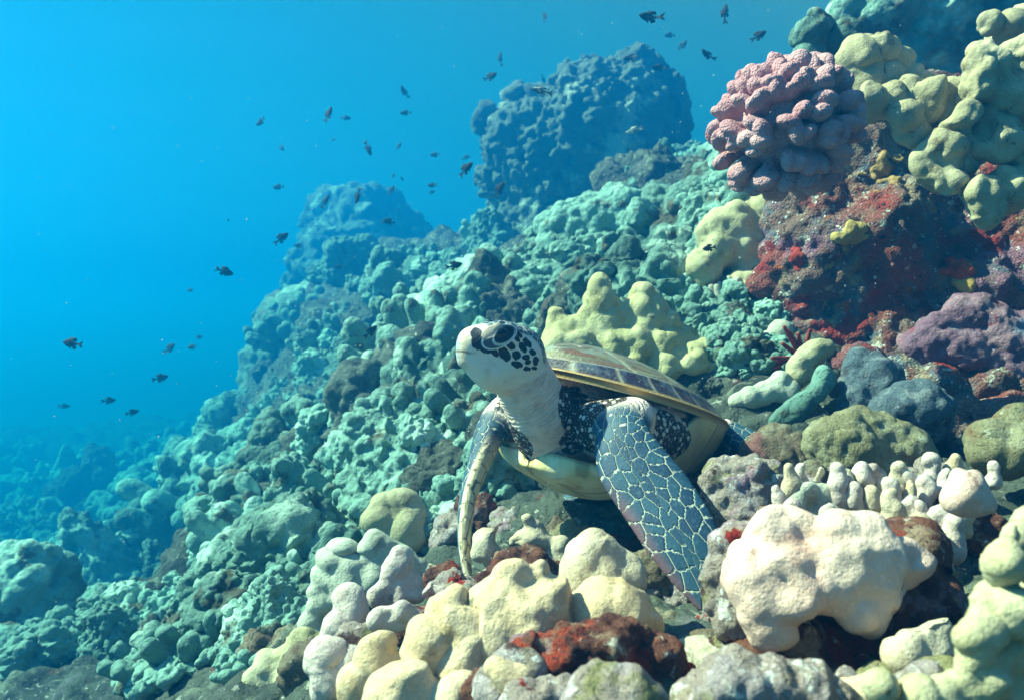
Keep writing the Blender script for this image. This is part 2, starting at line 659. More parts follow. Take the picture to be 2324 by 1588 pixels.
def proto_shelf(seed, h=.028):
    rng = np.random.default_rng(seed)
    pr = [('e', (0, 0, 0), (.8, .75, .22)), ('e', (0, .2, -.35), (.45, .45, .4))]
    for i in range(60):
        a, q = rng.uniform(0, 6.283), math.sqrt(rng.random())
        r = rng.uniform(.09, .17)
        pr.append(('e', (q * .85 * math.cos(a), q * .8 * math.sin(a), .2 * (1 - q * q) + .06), (r, r, r * .8)))
    return blob(pr, .012, h, [(.12, .05), (.055, .02)], [(3.2, .12, 4), (14, .015, 3)], seed)


def proto_rock(seed, h=.03):
    rng = np.random.default_rng(seed)
    pr = [('e', rng.normal(size=3) * (.3, .3, .22), rng.uniform(.3, .6, 3)) for _ in range(9)]
    return blob(pr, .03, h, [(.3, .12), (.12, .06)], [(2.5, .15, 5)], seed)


PROTO = {}
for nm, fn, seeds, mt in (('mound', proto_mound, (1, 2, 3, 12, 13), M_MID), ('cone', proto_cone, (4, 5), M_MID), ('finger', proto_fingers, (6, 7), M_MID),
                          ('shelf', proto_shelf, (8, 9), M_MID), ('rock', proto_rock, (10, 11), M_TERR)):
    PROTO[nm] = []
    for sd in seeds:
        V, Q = fn(sd)
        me = make_mesh('coral_' + nm, V, Q)
        me.materials.append(mt)
        PROTO[nm].append(me)
NAMES = {'mound': 'lobe_coral', 'cone': 'cone_coral', 'finger': 'finger_coral', 'shelf': 'shelf_coral', 'rock': 'rubble_rock'}
CATS = {'mound': 'coral', 'cone': 'coral', 'finger': 'coral', 'shelf': 'coral', 'rock': 'rock'}


def put(kind, p, size, up, label, group=None, rng=random, sq=(1, 1, 1), which=None, mat=None):
    me = PROTO[kind][rng.randrange(len(PROTO[kind])) if which is None else which]
    o = bpy.data.objects.new(NAMES[kind], me)
    COL.objects.link(o)
    z = Vector(up).normalized()
    q = z.to_track_quat('Z', 'Y').to_matrix().to_4x4()
    from mathutils import Matrix
    q = q @ Matrix.Rotation(rng.uniform(0, 6.283), 4, 'Z')
    o.matrix_world = Matrix.Translation(Vector(p)) @ q @ Matrix.Diagonal((size * sq[0], size * sq[1], size * sq[2], 1))
    if mat:
        o.material_slots[0].link = 'OBJECT'
        o.material_slots[0].material = mat
    return tag(o, label, CATS[kind], group)


def ray(u, v, d0=.6, d1=22):
    """where the line of sight through (u, v) first meets the slope"""
    d = d0 * (d1 / d0) ** np.linspace(0, 1, 220)
    P = at(u, v, 1.0)[None] * d[:, None]
    hit = np.nonzero(ground(P[:, 0], P[:, 1]) > P[:, 2])[0]
    return P[hit[0]] if len(hit) else None


ZONES = [
    ((1420, 1800, 640, 960), 70, (.05, .13), 1.75, 'ledge between the yellow-green cones and the cliff', 'small corals on the ledge below the cliff'),
    ((560, 1150, 880, 1300), 70, (.06, .17), 1.7, 'shaded reef wall beside the turtle', 'small corals beside the turtle'),
    ((-40, 800, 1150, 1600), 230, (.05, .19), 1.35, 'bank at the lower left of the near corals', 'small teal corals at the lower left'),  # outline in the view, count, size range, least distance, phrase, group
    ((-60, 560, 960, 1588), 110, (.20, .55), 3.4, 'slope in deep blue haze at the lower left', 'hazy corals on the deep left slope'),
    ((480, 1150, 560, 1588), 150, (.10, .32), 1.7, 'reef slope below the far boulders', 'teal corals on the middle reef slope'),
    ((1050, 1800, 380, 860), 90, (.11, .30), 2.2, 'reef ridge left of the dark cliff', 'green corals on the reef ridge'),
]
LAB = {'mound': 'knobbly rounded coral head', 'cone': 'pointed knobbly coral cone', 'finger': 'stubby finger coral clump',
       'shelf': 'flat knobbly coral shelf', 'rock': 'rough algae-covered rubble rock'}
rr = random.Random(5)
for (u0, u1, v0, v1), n, sr, dmin, phrase, grp in ZONES:
    done = 0
    for _ in range(n * 6):
        if done >= n:
            break
        p = ray(rr.uniform(u0, u1), rr.uniform(v0, v1), dmin * .5)
        if p is None or p[1] < dmin or p[1] > 26:
            continue
        x, y, z = p
        kd = rr.choices(('mound', 'cone', 'finger', 'shelf', 'rock'), (42, 13, 13, 20, 10))[0]
        s = rr.uniform(*sr) * (.55 + .45 * rr.random()) * min(2.4, .75 + y / 10)
        nrm = gnormal(x, y)
        up = nrm * .45 + np.array([-.12, -.12, .6]) + np.array([rr.gauss(0, .15), rr.gauss(0, .15), 0])
        put(kd, (x, y, max(z, seat(x, y)) + s * .10), s, up, LAB[kd] + ' on the ' + phrase, grp + ', ' + kd, rr, (rr.uniform(.85, 1.2), rr.uniform(.85, 1.2), rr.uniform(.8, 1.3)))
        done += 1
# ------------------------------------------------------------------ materials of the near corals and rocks
def coral_mat(name, c, c2, c3=None, polyp=420, bump=.0012, extra=(), dim=.76):
    c, c2 = tuple(x * dim for x in c), tuple(x * dim for x in c2)
    c3 = c3 and tuple(x * dim for x in c3)
    c3 = c3 or tuple(x * .72 for x in c)
    ly = [(c2, 9, 4, .44, .62), (c3, 16, 5, .56, .68), (tuple(x * .62 for x in c3), 38, 5, .63, .72), (tuple(min(x * 1.12, .85) for x in c2), 240, 2, .56, .70), ((.24, .21, .13), 13, 6, .655, .70)] + list(extra)
    return layered(name, c, ly, [('n', 60, .004), ('n', 150, .0022), ('v' if polyp < 300 else 'n', 320 if polyp > 300 else polyp, bump)])


M_CREAM = coral_mat('cream_coral', (.78, .56, .34), (.82, .63, .42), (.62, .42, .22))
M_TAN = coral_mat('tan_coral', (.64, .49, .34), (.72, .60, .45), (.54, .40, .25))
M_ROSE = coral_mat('rose_cream_coral', (.88, .58, .47), (.90, .66, .54), (.78, .46, .37), 420, .001)
M_LAV = coral_mat('lavender_white_coral', (.70, .55, .49), (.74, .62, .54), (.50, .37, .33))
M_MINT = coral_mat('mint_coral', (.52, .52, .42), (.60, .60, .48), (.36, .36, .28))
M_YEL = coral_mat('yellow_green_coral', (.50, .45, .23), (.58, .53, .31), (.33, .28, .14))
M_LIME = coral_mat('pale_lime_coral', (.52, .46, .26), (.62, .56, .36), (.32, .28, .14))
M_KHAKI = coral_mat('khaki_coral', (.46, .40, .24), (.56, .50, .33), (.28, .23, .14))
M_PINK = coral_mat('pink_coral', (.62, .30, .33), (.70, .40, .42), (.48, .20, .23), 240, .0026)
M_SAND = layered('coarse_sand', (.48, .42, .32), [((.36, .30, .22), 40, 4, .45, .6), ((.6, .55, .45), 160, 3, .55, .65)], [('n', 220, .004)])
RED = (.34, .028, .018)
M_CLIFF = layered('encrusted_cliff', (0.238, 0.140, 0.119), [
    ((0.140, 0.168, 0.210), 8, 6, .50, .60), ((0.392, 0.294, 0.196), 11, 6, .54, .62), ((0.098, 0.042, 0.042), 9, 5, .54, .62), ((0.294, 0.140, 0.210), 5, 6, .53, .64),
    ((0.308, 0.084, 0.070), 4.5, 7, .50, .62), ((0.616, 0.560, 0.490), 30, 6, .59, .66), ((0.364, 0.042, 0.036), 6.5, 8, .56, .65), ((0.476, 0.126, 0.042), 15, 6, .62, .67), ((0.700, 0.182, 0.042), 19, 5, .70, .74), ((0.532, 0.350, 0.112), 13, 6, .66, .70),
    ((0.800, 0.800, 0.800), 70, 5, .63, .69), ((0.028, 0.017, 0.022), 42, 4, .63, .69)],
    [('n', 30, .04), ('n', 95, .016), ('v', 150, .005)])
M_ENC = layered('encrusted_rubble', (.40, .31, .27), [
    ((.44, .36, .36), 18, 5, .47, .58), ((.30, .27, .13), 14, 5, .55, .64), ((.42, .26, .32), 11, 4, .60, .68), (RED, 17, 4, .63, .66), ((.10, .05, .045), 24, 4, .60, .67),
    ((.80, .76, .72), 55, 5, .58, .66)], [('n', 55, .022), ('n', 160, .008)])
M_RED = layered('red_rubble', (.20, .075, .05), [((.10, .035, .03), 20, 5, .48, .6), ((.36, .05, .025), 13, 5, .56, .62), ((.38, .26, .18), 22, 6, .55, .64), ((.34, .20, .22), 15, 5, .58, .66), ((.70, .62, .56), 46, 6, .61, .68), ((.05, .02, .02), 60, 4, .62, .7)],
                [('n', 60, .022), ('n', 170, .008)])
M_BLUEROCK = layered('blue_grey_stone', (.13, .17, .21), [((.30, .32, .34), 26, 6, .54, .64), ((.08, .07, .09), 16, 5, .56, .66), ((.26, .20, .24), 10, 4, .60, .68), ((.62, .60, .56), 90, 4, .66, .72)],
                     [('n', 60, .022), ('n', 180, .008)])
M_OLIVE = layered('olive_turf_rock', (.29, .25, .14), [((.42, .38, .24), 16, 5, .48, .6), ((.26, .13, .07), 10, 5, .57, .66), ((.60, .57, .42), 45, 5, .60, .68)], [('n', 60, .020), ('n', 200, .008)])
M_BROWN = layered('brown_turf_rock', (.22, .16, .11), [((.34, .29, .20), 18, 5, .48, .6), ((.30, .13, .12), 9, 5, .58, .66), ((.09, .05, .045), 14, 5, .58, .66)], [('n', 60, .020), ('n', 200, .008)])
M_PURPLE = layered('purple_crust', (.20, .10, .15), [((.32, .18, .22), 12, 5, .48, .6), ((.22, .22, .30), 9, 5, .55, .64), ((.22, .05, .06), 11, 4, .62, .68), ((.6, .52, .55), 60, 5, .66, .72)],
                   [('n', 40, .012), ('n', 140, .005)])


def cp(d, *caps):
    """tapered capsules from (u0, v0, r0, u1, v1, r1[, depth shift in r])"""
    out = []
    for c in caps:
        dd = c[6] if len(c) > 6 else 0
        s = d / FD
        out.append(('c', at(c[0], c[1], d + dd * c[2] * s), at(c[3], c[4], d + (dd - .15) * c[2] * s), c[2] * s, c[5] * s))
    return out


LUMPY = [(.035, .006), (.014, .002)]
ROUGH = dict(bumps=[(.05, .014), (.02, .008)], noise=[(14, .012, 4), (50, .004, 3)])

# ------------------------------------------------------------------ the right-hand cliff
d = 2.0
solid('reef_cliff', 'dark overhanging cliff face crusted with red sponge and blue-grey turf', 'cliff',
      px(2.25, [(1990, 560, 190), (2150, 520, 210), (2330, 560, 250), (1880, 560, 120, -.8), (1900, 450, 90, -.5), (1860, 660, 95, -1.0), (2010, 720, 170, -.3), (2200, 760, 200, -.2), (2400, 800, 260), (1990, 400, 110, -.2),
                (2120, 340, 130, -.2), (2300, 330, 160), (2480, 420, 240), (2080, 850, 120, .4), (2250, 900, 150, .4), (2450, 1000, 200, .2), (1960, 800, 90, -.2), (1880, 740, 60, -1.2), (1850, 480, 70, -1.2), (1850, 770, 70, -1.4), (1900, 850, 90, -1.0), (2000, 910, 110, -.8), (2150, 950, 130, -.6), (2320, 960, 140, -.5), (2060, 780, 150, -.6), (2250, 700, 160, -.5), (2100, 620, 150, -.5), (1980, 640, 130, -.7)]),
      .035, .0075, M_CLIFF, [(.16, .05), (.06, .022), (.025, .010)], [(5, .05, 4), (30, .008, 3)], 31)

solid('purple_crust_mound', 'purple and pink crusted bulge at the foot of the cliff', 'coralline crust',
      px(1.80, [(2190, 800, 65), (2260, 770, 70), (2290, 860, 80), (2200, 720, 55), (2130, 760, 45), (2080, 790, 40), (2330, 800, 80), (2270, 920, 70)]), .016, .005, M_PURPLE, [(.05, .016), (.02, .006)], [(12, .012, 4)], 33)

# pale corals draped over the top of the cliff
for lab, dd, its, mt, sd in [
    ('pale green lobed coral just right of the pink coral', 1.75, [(1945, 130, 42), (1990, 110, 46), (2035, 140, 40), (1960, 180, 38), (2005, 190, 40), (2060, 180, 34), (2100, 190, 28), (1930, 165, 30)], M_KHAKI, 1),
    ('khaki coral lobes spilling over the cliff lip below the pale lobed coral', 1.68, [(1975, 215, 36), (2020, 230, 36), (2060, 225, 34), (2110, 225, 40), (2150, 250, 36), (1985, 262, 34), (2040, 270, 40), (2070, 300, 34), (2090, 245, 36), (2160, 215, 30)], M_KHAKI, 2),
    ('tall smooth yellowish coral knob at the top right edge', 1.62, [(2250, 150, 55), (2235, 110, 34), (2300, 140, 60), (2220, 200, 48), (2280, 210, 56), (2320, 220, 50), (2330, 110, 50), (2200, 225, 32)], M_KHAKI, 3),
    ('slim coral spur rising into the top right corner', 1.8, [(2300, 60, 30), (2325, 40, 32), (2270, 90, 28), (2240, 60, 26), (2340, 80, 40)], M_KHAKI, 4),
    ('rounded khaki coral knob hanging under the yellowish knob', 1.62, [(2195, 270, 42), (2170, 300, 34), (2250, 285, 52), (2270, 320, 40), (2220, 330, 30)], M_KHAKI, 5),
    ('drooping khaki coral tongue on the cliff face', 1.64, [(2140, 335, 48), (2130, 380, 44), (2175, 375, 38), (2150, 420, 34), (2105, 370, 26)], M_KHAKI, 6),
    ('dull khaki coral lump low at the right edge of the cliff', 1.62, [(2230, 440, 48), (2290, 425, 56), (2330, 410, 60), (2250, 480, 36), (2320, 350, 34)], M_KHAKI, 7),
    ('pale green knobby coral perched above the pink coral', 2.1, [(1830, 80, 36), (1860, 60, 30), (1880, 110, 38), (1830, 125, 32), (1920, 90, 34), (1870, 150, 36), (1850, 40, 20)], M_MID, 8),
]:
    solid('lobe_coral', lab, 'coral', px(dd, [(u, v, r * .80, -.2 + .5 * ((i * 7) % 3 - 1)) for i, (u, v, r) in enumerate(its)]) + px(dd, [(np.mean([i[0] for i in its]), np.mean([i[1] for i in its]) + 10, 50, 1.0)]),
          .0055, .004, mt, [(.055, .014), (.026, .005)], [(10, .016, 3), (15, .008, -2), (40, .0022, 2)], 40 + sd)


# ------------------------------------------------------------------ pink cauliflower coral
def cauliflower():
    rng = np.random.default_rng(4)
    d0 = 1.50
    s = d0 / FD
    c = at(1790, 285, d0 + .05)
    pr = [('e', c, np.array([120, 100, 115]) * s)]
    pts = fib(170, rng, -.98)
    for n_ in pts:
        n_ = unit_(n_ + rng.normal(size=3) * .10)
        if n_[1] > .75:
            continue
        R_ = np.array([160, 140, 152]) * s * rng.uniform(.95, 1.03)
        R_ = R_ * (1 + .14 * max(0, -.5 * n_[0] - .75 * n_[2]))
        tip = c + n_ * R_
        t1 = unit_(np.cross(n_, np.array([0, 0, 1.]) + .7 * rng.normal(size=3)))
        t2 = np.cross(n_, t1)
        w, th = rng.uniform(21, 31) * s, rng.uniform(15, 19) * s
        pr.append(('e', tip - n_ * 14 * s, np.array([30 * s, w, th]), np.array([n_, t1, t2])))
        pr.append(('c', c + n_ * R_ * .55, tip - n_ * 14 * s, 15 * s, th * .95))
    V, Q = blob(pr, .0014, .0024, [(.0075, .0010)], [(25, .003, 2)], 3)
    V, o = recentre(V)
    ob = link('cauliflower_coral', make_mesh('cauliflower_coral', V, Q), M_PINK, None, o)
    tag(ob, 'pink cauliflower coral with thick paddle lobes on the cliff corner', 'coral')


def unit_(v):
    return v / np.linalg.norm(v)


cauliflower()

# ------------------------------------------------------------------ yellow-green coral cones behind the turtle
rng = np.random.default_rng(8)
pr = cp(1.95, (1385, 790, 62, 1360, 645, 22), (1350, 720, 34, 1352, 690, 26), (1395, 730, 40, 1372, 690, 26), (1460, 770, 60, 1455, 672, 26), (1480, 720, 36, 1462, 690, 28), (1440, 740, 38, 1440, 700, 26), (1275, 780, 46, 1262, 712, 16),
        (1300, 790, 50, 1300, 760, 36), (1530, 800, 64, 1520, 740, 34), (1560, 790, 40, 1556, 765, 30), (1590, 830, 48, 1590, 800, 34), (1340, 800, 60, 1340, 770, 44), (1420, 820, 60, 1420, 780, 46), (1500, 840, 60, 1500, 800, 44),
        (1560, 850, 54, 1550, 820, 40), (1500, 770, 40, 1498, 735, 26), (1620, 850, 30, 1620, 825, 26), (1525, 850, 36, 1515, 830, 30))
pr += px(1.95, [(rng.uniform(1260, 1640), rng.uniform(770, 870), rng.uniform(16, 30), -1.6 - rng.random()) for _ in range(46)])
solid('cone_coral', 'yellow-green coral with several blunt cones behind the turtle shell', 'coral', pr, .0055, .0046, M_YEL, [(.04, .012)], [(14, .008, 3)], 50)

# ------------------------------------------------------------------ foreground corals and rocks
NEARS = [  # name, label, category, depth, primitives (u, v, r[, depth shift]), material, k, h, bumps, noise
    ('lobe_coral', 'large pale pink lobed coral overhanging at the lower right', 'coral', .80,
     [(1750, 1195, 62), (1800, 1205, 50, -.3), (1860, 1245, 70), (1960, 1245, 74), (2020, 1265, 64), (1735, 1290, 62), (1712, 1370, 62, -.4), (1745, 1425, 44, -.7), (1790, 1330, 78, -.5), (1880, 1310, 76, -.3), (1975, 1320, 70, -.3), (1955, 1390, 46, -.7),
      (2040, 1320, 46), (1830, 1250, 76), (1690, 1310, 46), (1900, 1250, 80, .4), (1780, 1270, 80, .6), (1930, 1370, 40, -.4), (2060, 1280, 36)], M_ROSE, .013, .0034, [(.06, .008)], [(10, .004, 3)]),
    ('encrusted_rock', 'lilac and yellow crusted rock edge on the left of the pale pink coral', 'rock', .86,
     [(1650, 1240, 36), (1635, 1300, 40), (1640, 1360, 38), (1655, 1420, 34), (1680, 1220, 34), (1670, 1330, 50, .3), (1690, 1440, 36)], M_ENC, .008, .0034, [(.03, .008)], [(20, .006, 4), (70, .003, 3)]),
    ('cavity_rock', 'rust brown hollow rock under the pale pink coral', 'rock', .82,
     [(1800, 1460, 55, .6), (1900, 1470, 70, .9), (2010, 1430, 80, .6), (2075, 1360, 60, .4), (1980, 1520, 60, .2), (1850, 1540, 60, .4), (2090, 1500, 60, .4), (2060, 1250, 50, 1.2), (1740, 1500, 44, .8)], M_RED, .010, .004, [(.05, .018), (.02, .008)], [(14, .012, 4)]),
    ('lobe_coral', 'small tan coral lobes below the right end of the pale pink coral', 'coral', .74,
     [(2075, 1440, 30), (2110, 1420, 34), (2060, 1480, 26), (2130, 1460, 32), (2095, 1490, 30), (2150, 1410, 26)], M_TAN, .007, .0032, [(.03, .005)], [(14, .004, 3)]),
    ('lobe_coral', 'low cream coral lobes at the bottom edge between the slab and the corner corals', 'coral', .66,
     [(1960, 1560, 34), (2000, 1545, 30), (1930, 1590, 36), (1990, 1590, 40), (2040, 1570, 32)], M_CREAM, .007, .003, [(.03, .005)], [(14, .004, 3)]),
    ('lobe_coral', 'broad cream coral with a pointed top in the centre foreground', 'coral', .86,
     [(1232, 1300, 26), (1215, 1330, 44), (1262, 1345, 42), (1160, 1345, 44), (1140, 1390, 46), (1190, 1380, 60, -.2), (1250, 1390, 50, -.2), (1150, 1435, 44, -.3), (1215, 1425, 52, -.5), (1280, 1415, 36), (1180, 1310, 34), (1205, 1400, 70, .5)], M_CREAM, .009, .0034, [(.042, .009)], [(14, .004, 3)]),
    ('lobe_coral', 'tan pyramid coral behind the broad cream coral', 'coral', .97,
     [(1335, 1228, 20), (1328, 1255, 36), (1318, 1290, 44), (1370, 1275, 42), (1350, 1310, 56), (1410, 1310, 38), (1300, 1320, 40), (1425, 1300, 24), (1380, 1330, 44), (1340, 1310, 60, .5)], M_TAN, .009, .0036, [(.05, .008)], [(14, .004, 3)]),
    ('lobe_coral', 'cream yellow coral hump right of the broad cream coral', 'coral', .88,
     [(1365, 1355, 36), (1350, 1390, 42), (1400, 1385, 46), (1440, 1410, 42), (1385, 1420, 46, -.2), (1340, 1420, 30), (1470, 1430, 32), (1400, 1400, 56, .5)], M_CREAM, .009, .0034, [(.045, .008)], [(14, .004, 3)]),
    ('column_coral', 'tall pale yellow coral column left of the broad cream coral', 'coral', .86,
     [(1035, 1355, 22), (1030, 1385, 34), (1020, 1420, 40), (1055, 1430, 50), (1062, 1475, 52), (1050, 1520, 46), (1010, 1475, 40), (1030, 1550, 34), (1075, 1400, 32), (1045, 1460, 56, .5), (1085, 1500, 30)], M_CREAM, .008, .0034, [(.04, .007)], [(14, .004, 3)]),
    ('column_coral', 'narrow cream coral column pressed between two taller ones', 'coral', .84,
     [(955, 1450, 28), (950, 1490, 34), (985, 1480, 30), (990, 1520, 34), (965, 1535, 36), (950, 1560, 34), (1000, 1560, 34), (970, 1500, 40, .5)], M_CREAM, .007, .0034, [(.04, .007)], [(14, .004, 3)]),
    ('lobe_coral', 'squat cream coral cut by the bottom edge of the photo', 'coral', .80,
     [(920, 1540, 44), (900, 1575, 44), (950, 1580, 44), (925, 1590, 60, .4), (1010, 1590, 36), (1050, 1585, 34), (880, 1590, 34)], M_CREAM, .007, .0034, [(.04, .007)], [(14, .004, 3)]),
    ('column_coral', 'cream column coral with a dark pit at the lower left foreground', 'coral', .88,
     [(862, 1465, 30), (855, 1495, 34), (850, 1530, 40), (880, 1520, 32), (830, 1560, 40), (865, 1560, 36), (815, 1590, 36), (850, 1540, 46, .5)], M_CREAM, .007, .0034, [(.04, .007)], [(14, .004, 3)]),
    ('column_coral', 'white knobbly coral column at the left end of the near corals', 'coral', .92,
     [(748, 1485, 24), (742, 1512, 28), (765, 1540, 34), (790, 1515, 24), (735, 1555, 26), (762, 1575, 36), (725, 1580, 26), (800, 1540, 22), (755, 1540, 38, .5)], M_LAV, .006, .0032, [(.035, .006)], [(14, .004, 3)]),
    ('column_coral', 'white coral column with rounded shoulders above the knobbly white one', 'coral', 1.06,
     [(788, 1362, 24), (778, 1390, 28), (800, 1400, 32), (770, 1425, 34), (800, 1435, 36), (825, 1425, 24), (755, 1445, 24), (785, 1415, 44, .5)], M_LAV, .007, .0036, [(.035, .006)], [(14, .004, 3)]),
    ('column_coral', 'tallest greyish pink coral column left of the flipper tip', 'coral', 1.12,
     [(902, 1262, 24), (900, 1288, 32), (885, 1320, 36), (925, 1315, 30), (870, 1355, 36), (910, 1350, 40), (940, 1350, 24), (855, 1380, 26), (900, 1330, 44, .5)], M_LAV, .007, .0036, [(.035, .006)], [(14, .004, 3)]),
    ('lobe_coral', 'small lavender coral knob just left of the flipper tip', 'coral', 1.06,
     [(980, 1325, 20), (970, 1350, 24), (995, 1350, 22), (980, 1375, 22), (1005, 1370, 14), (982, 1350, 28, .5)], M_LAV, .005, .0032, [(.03, .005)], [(14, .004, 3)]),
    ('plate_coral', 'ragged white coral plate below the greyish pink column', 'coral', .98,
     [(905, 1385, 28), (880, 1400, 28), (935, 1400, 28), (960, 1410, 18), (860, 1410, 14), (910, 1405, 34, .4)], M_LAV, .006, .0034, [(.03, .006)], [(20, .006, 4)]),
    ('plate_coral', 'tilted whitish coral flake at the bottom centre', 'coral', .74,
     [(1115, 1510, 24), (1135, 1530, 34), (1165, 1545, 34), (1150, 1560, 26), (1105, 1525, 18)], M_CREAM, .006, .003, [(.03, .004)], [(14, .004, 3)]),
    ('red_rock', 'dark red crusted rubble in front of the cream coral hump', 'rock', .78,
     [(1290, 1470, 44), (1260, 1520, 50), (1340, 1500, 54), (1410, 1470, 50), (1470, 1490, 46), (1230, 1570, 44), (1330, 1560, 60), (1420, 1540, 56), (1500, 1540, 44), (1180, 1490, 34), (1380, 1450, 34), (1100, 1570, 30), (1530, 1580, 40)], M_RED, .008, .0034, [(.035, .016), (.014, .007)], [(24, .010, 4), (80, .003, 3)]),
    ('crusted_rock', 'pale lilac speckled boulder at the bottom centre edge', 'rock', .62,
     [(1370, 1570, 48), (1430, 1590, 56), (1330, 1600, 44), (1390, 1610, 60)], M_ENC, .008, .003, [(.03, .006)], [(24, .006, 4), (80, .003, 3)]),
    ('crusted_slab', 'white edged rock slab along the bottom edge under the pale pink coral', 'rock', .64,
     [(1680, 1535, 40), (1740, 1560, 46), (1810, 1580, 50), (1880, 1600, 56), (1640, 1575, 40), (1580, 1590, 36), (1720, 1600, 60)], M_ENC, .008, .003, [(.035, .010), (.014, .004)], [(20, .008, 4), (80, .003, 3)]),
    ('brown_rock', 'reddish brown turf rock beneath the flipper tip', 'rock', 1.17,
     [(1500, 1370, 44), (1480, 1320, 36), (1560, 1400, 60), (1530, 1440, 60), (1600, 1460, 60), (1460, 1290, 26), (1450, 1360, 34, .8), (1500, 1400, 60, .8)], M_BROWN, .010, .004, [(.04, .012), (.016, .006)], [(20, .010, 4)]),
    ('encrusted_rock', 'pink and red speckled rubble between the flipper and the small finger corals', 'rock', 1.2,
     [(1640, 1080, 36), (1690, 1075, 44), (1740, 1095, 40), (1660, 1125, 44), (1710, 1130, 50), (1680, 1170, 40), (1620, 1090, 22), (1770, 1110, 26), (1650, 1200, 36)], M_ENC, .008, .004, [(.035, .014), (.015, .007)], [(20, .010, 4), (70, .003, 3)]),
    ('lobe_coral', 'pair of pinkish coral knobs beside the far flipper', 'coral', 1.24,
     [(1098, 1215, 20), (1112, 1240, 26), (1092, 1250, 20), (1120, 1265, 18), (1105, 1235, 26, .5)], M_TAN, .005, .0036, [(.03, .005)], [(14, .004, 3)]),
    ('lobe_coral', 'pinkish coral lump with green buds under the turtle', 'coral', 1.30,
     [(1205, 1195, 22), (1190, 1225, 30), (1225, 1222, 34), (1260, 1235, 30), (1165, 1230, 18), (1275, 1265, 24), (1245, 1275, 20), (1215, 1225, 40, .6), (1195, 1178, 12), (1222, 1188, 10)], M_TAN, .006, .004, [(.03, .006)], [(14, .004, 3)]),
    ('red_rock', 'red sponge crusted stone between the pinkish corals and the broad cream coral', 'rock', 1.18,
     [(1190, 1275, 30), (1150, 1300, 36), (1220, 1290, 30), (1120, 1320, 36), (1170, 1320, 50, .5), (1250, 1310, 34)], M_RED, .008, .004, [(.035, .012), (.014, .006)], [(20, .010, 4)]),
    ('turf_rock', 'small sandy green stone below the belly of the turtle', 'rock', 1.42,
     [(1290, 1215, 26), (1310, 1235, 26), (1275, 1235, 24), (1390, 1240, 20), (1400, 1265, 22), (1340, 1240, 30, .5)], M_OLIVE, .008, .0045, [(.03, .008)], [(20, .008, 4)]),
    ('olive_rock', 'olive brown algae-covered rock at the right below the cliff', 'rock', 1.30,
     [(1890, 1015, 50), (1920, 985, 40), (1955, 980, 40), (1990, 1000, 46), (2040, 1020, 50), (1930, 1040, 56), (2000, 1060, 56), (2080, 1060, 44), (1870, 1050, 30)], M_OLIVE, .010, .0042, [(.05, .014), (.02, .006)], [(16, .010, 4)]),
    ('stone', 'angular blue-grey stone leaning under the cliff', 'rock', 1.60,
     [(1955, 840, 40), (1990, 850, 36), (1950, 890, 44), (1985, 880, 40), (1935, 930, 24), (2010, 860, 24)], M_BLUEROCK, .010, .005, [(.05, .012)], [(16, .010, 4), (60, .003, 3)]),
    ('stone', 'rounded blue-grey stone right of the angular one', 'rock', 1.50,
     [(2040, 930, 52), (2080, 930, 56), (2120, 940, 40), (2060, 960, 50), (2110, 920, 36)], M_BLUEROCK, .010, .005, [(.05, .010)], [(16, .008, 4), (60, .003, 3)]),
    ('stone', 'dark low stone behind the rounded blue-grey one', 'rock', 1.62,
     [(2180, 960, 56), (2240, 980, 60), (2150, 1000, 50), (2220, 1040, 60), (2120, 880, 44), (2300, 960, 60)], M_CLIFF, .012, .006, [(.05, .018)], [(14, .014, 4)]),
    ('branch_coral', 'pale horn-shaped coral branch bent upwards in front of the cliff', 'coral', 1.58,
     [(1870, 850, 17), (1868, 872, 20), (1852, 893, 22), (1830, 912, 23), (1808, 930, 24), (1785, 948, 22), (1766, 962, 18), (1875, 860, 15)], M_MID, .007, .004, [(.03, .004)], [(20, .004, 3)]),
    ('branch_coral', 'stubby pale coral stump behind the horn-shaped branch', 'coral', 1.68,
     [(1850, 800, 24), (1830, 822, 28), (1812, 842, 26), (1870, 790, 20), (1800, 860, 18)], M_KHAKI, .008, .0045, [(.03, .006)], [(20, .006, 3)]),
    ('branch_coral', 'three-armed pale coral piece left of the horn-shaped branch', 'coral', 1.66,
     [(1760, 885, 26), (1730, 895, 24), (1700, 905, 22), (1790, 895, 24), (1800, 915, 20), (1765, 865, 20), (1670, 915, 16)], M_MINT, .008, .0045, [(.03, .006)], [(20, .006, 3)]),
    ('plate_coral', 'pale mint coral plate leaning right of the yellow-green cones', 'coral', 1.95,
     [(1690, 810, 34, 0, (1, .6, .7)), (1730, 790, 40, 0, (1, .6, .7)), (1760, 775, 34, 0, (1, .6, .7)), (1700, 845, 34, 0, (1, .6, .7)), (1740, 820, 40, 0, (1, .6, .8)), (1670, 795, 26, 0, (1, .6, .7)), (1770, 755, 24)], M_MINT, .008, .005, [(.05, .008)], [(16, .006, 3)]),
    ('stone', 'small pale round stone behind the rear flipper', 'rock', 1.72, [(1670, 945, 22), (1690, 955, 20), (1655, 952, 14)], M_MINT, .008, .005, [(.04, .006)], [(20, .006, 3)]),
    ('brown_rock', 'dusty grey-brown rock right of the rear flipper', 'rock', 1.42,
     [(1770, 1010, 34), (1740, 1040, 40), (1800, 1040, 44), (1770, 1075, 46), (1830, 1070, 34)], M_BROWN, .010, .0045, [(.04, .012), (.016, .005)], [(18, .010, 4)]),
    ('finger_coral', 'white stubby finger coral cluster left of the cliff', 'coral', 2.25,
     [(1640, 690, 34, .6), (1668, 690, 26, .3), (1650, 730, 44, .8), (1600, 720, 34, .6), (1700, 720, 34, .8)], M_MINT, .006, .005, [(.04, .006)], [(20, .004, 3)]),
    ('lobe_coral', 'blue-white coral sheet with a dark hole behind the pale pink coral', 'coral', 1.02,
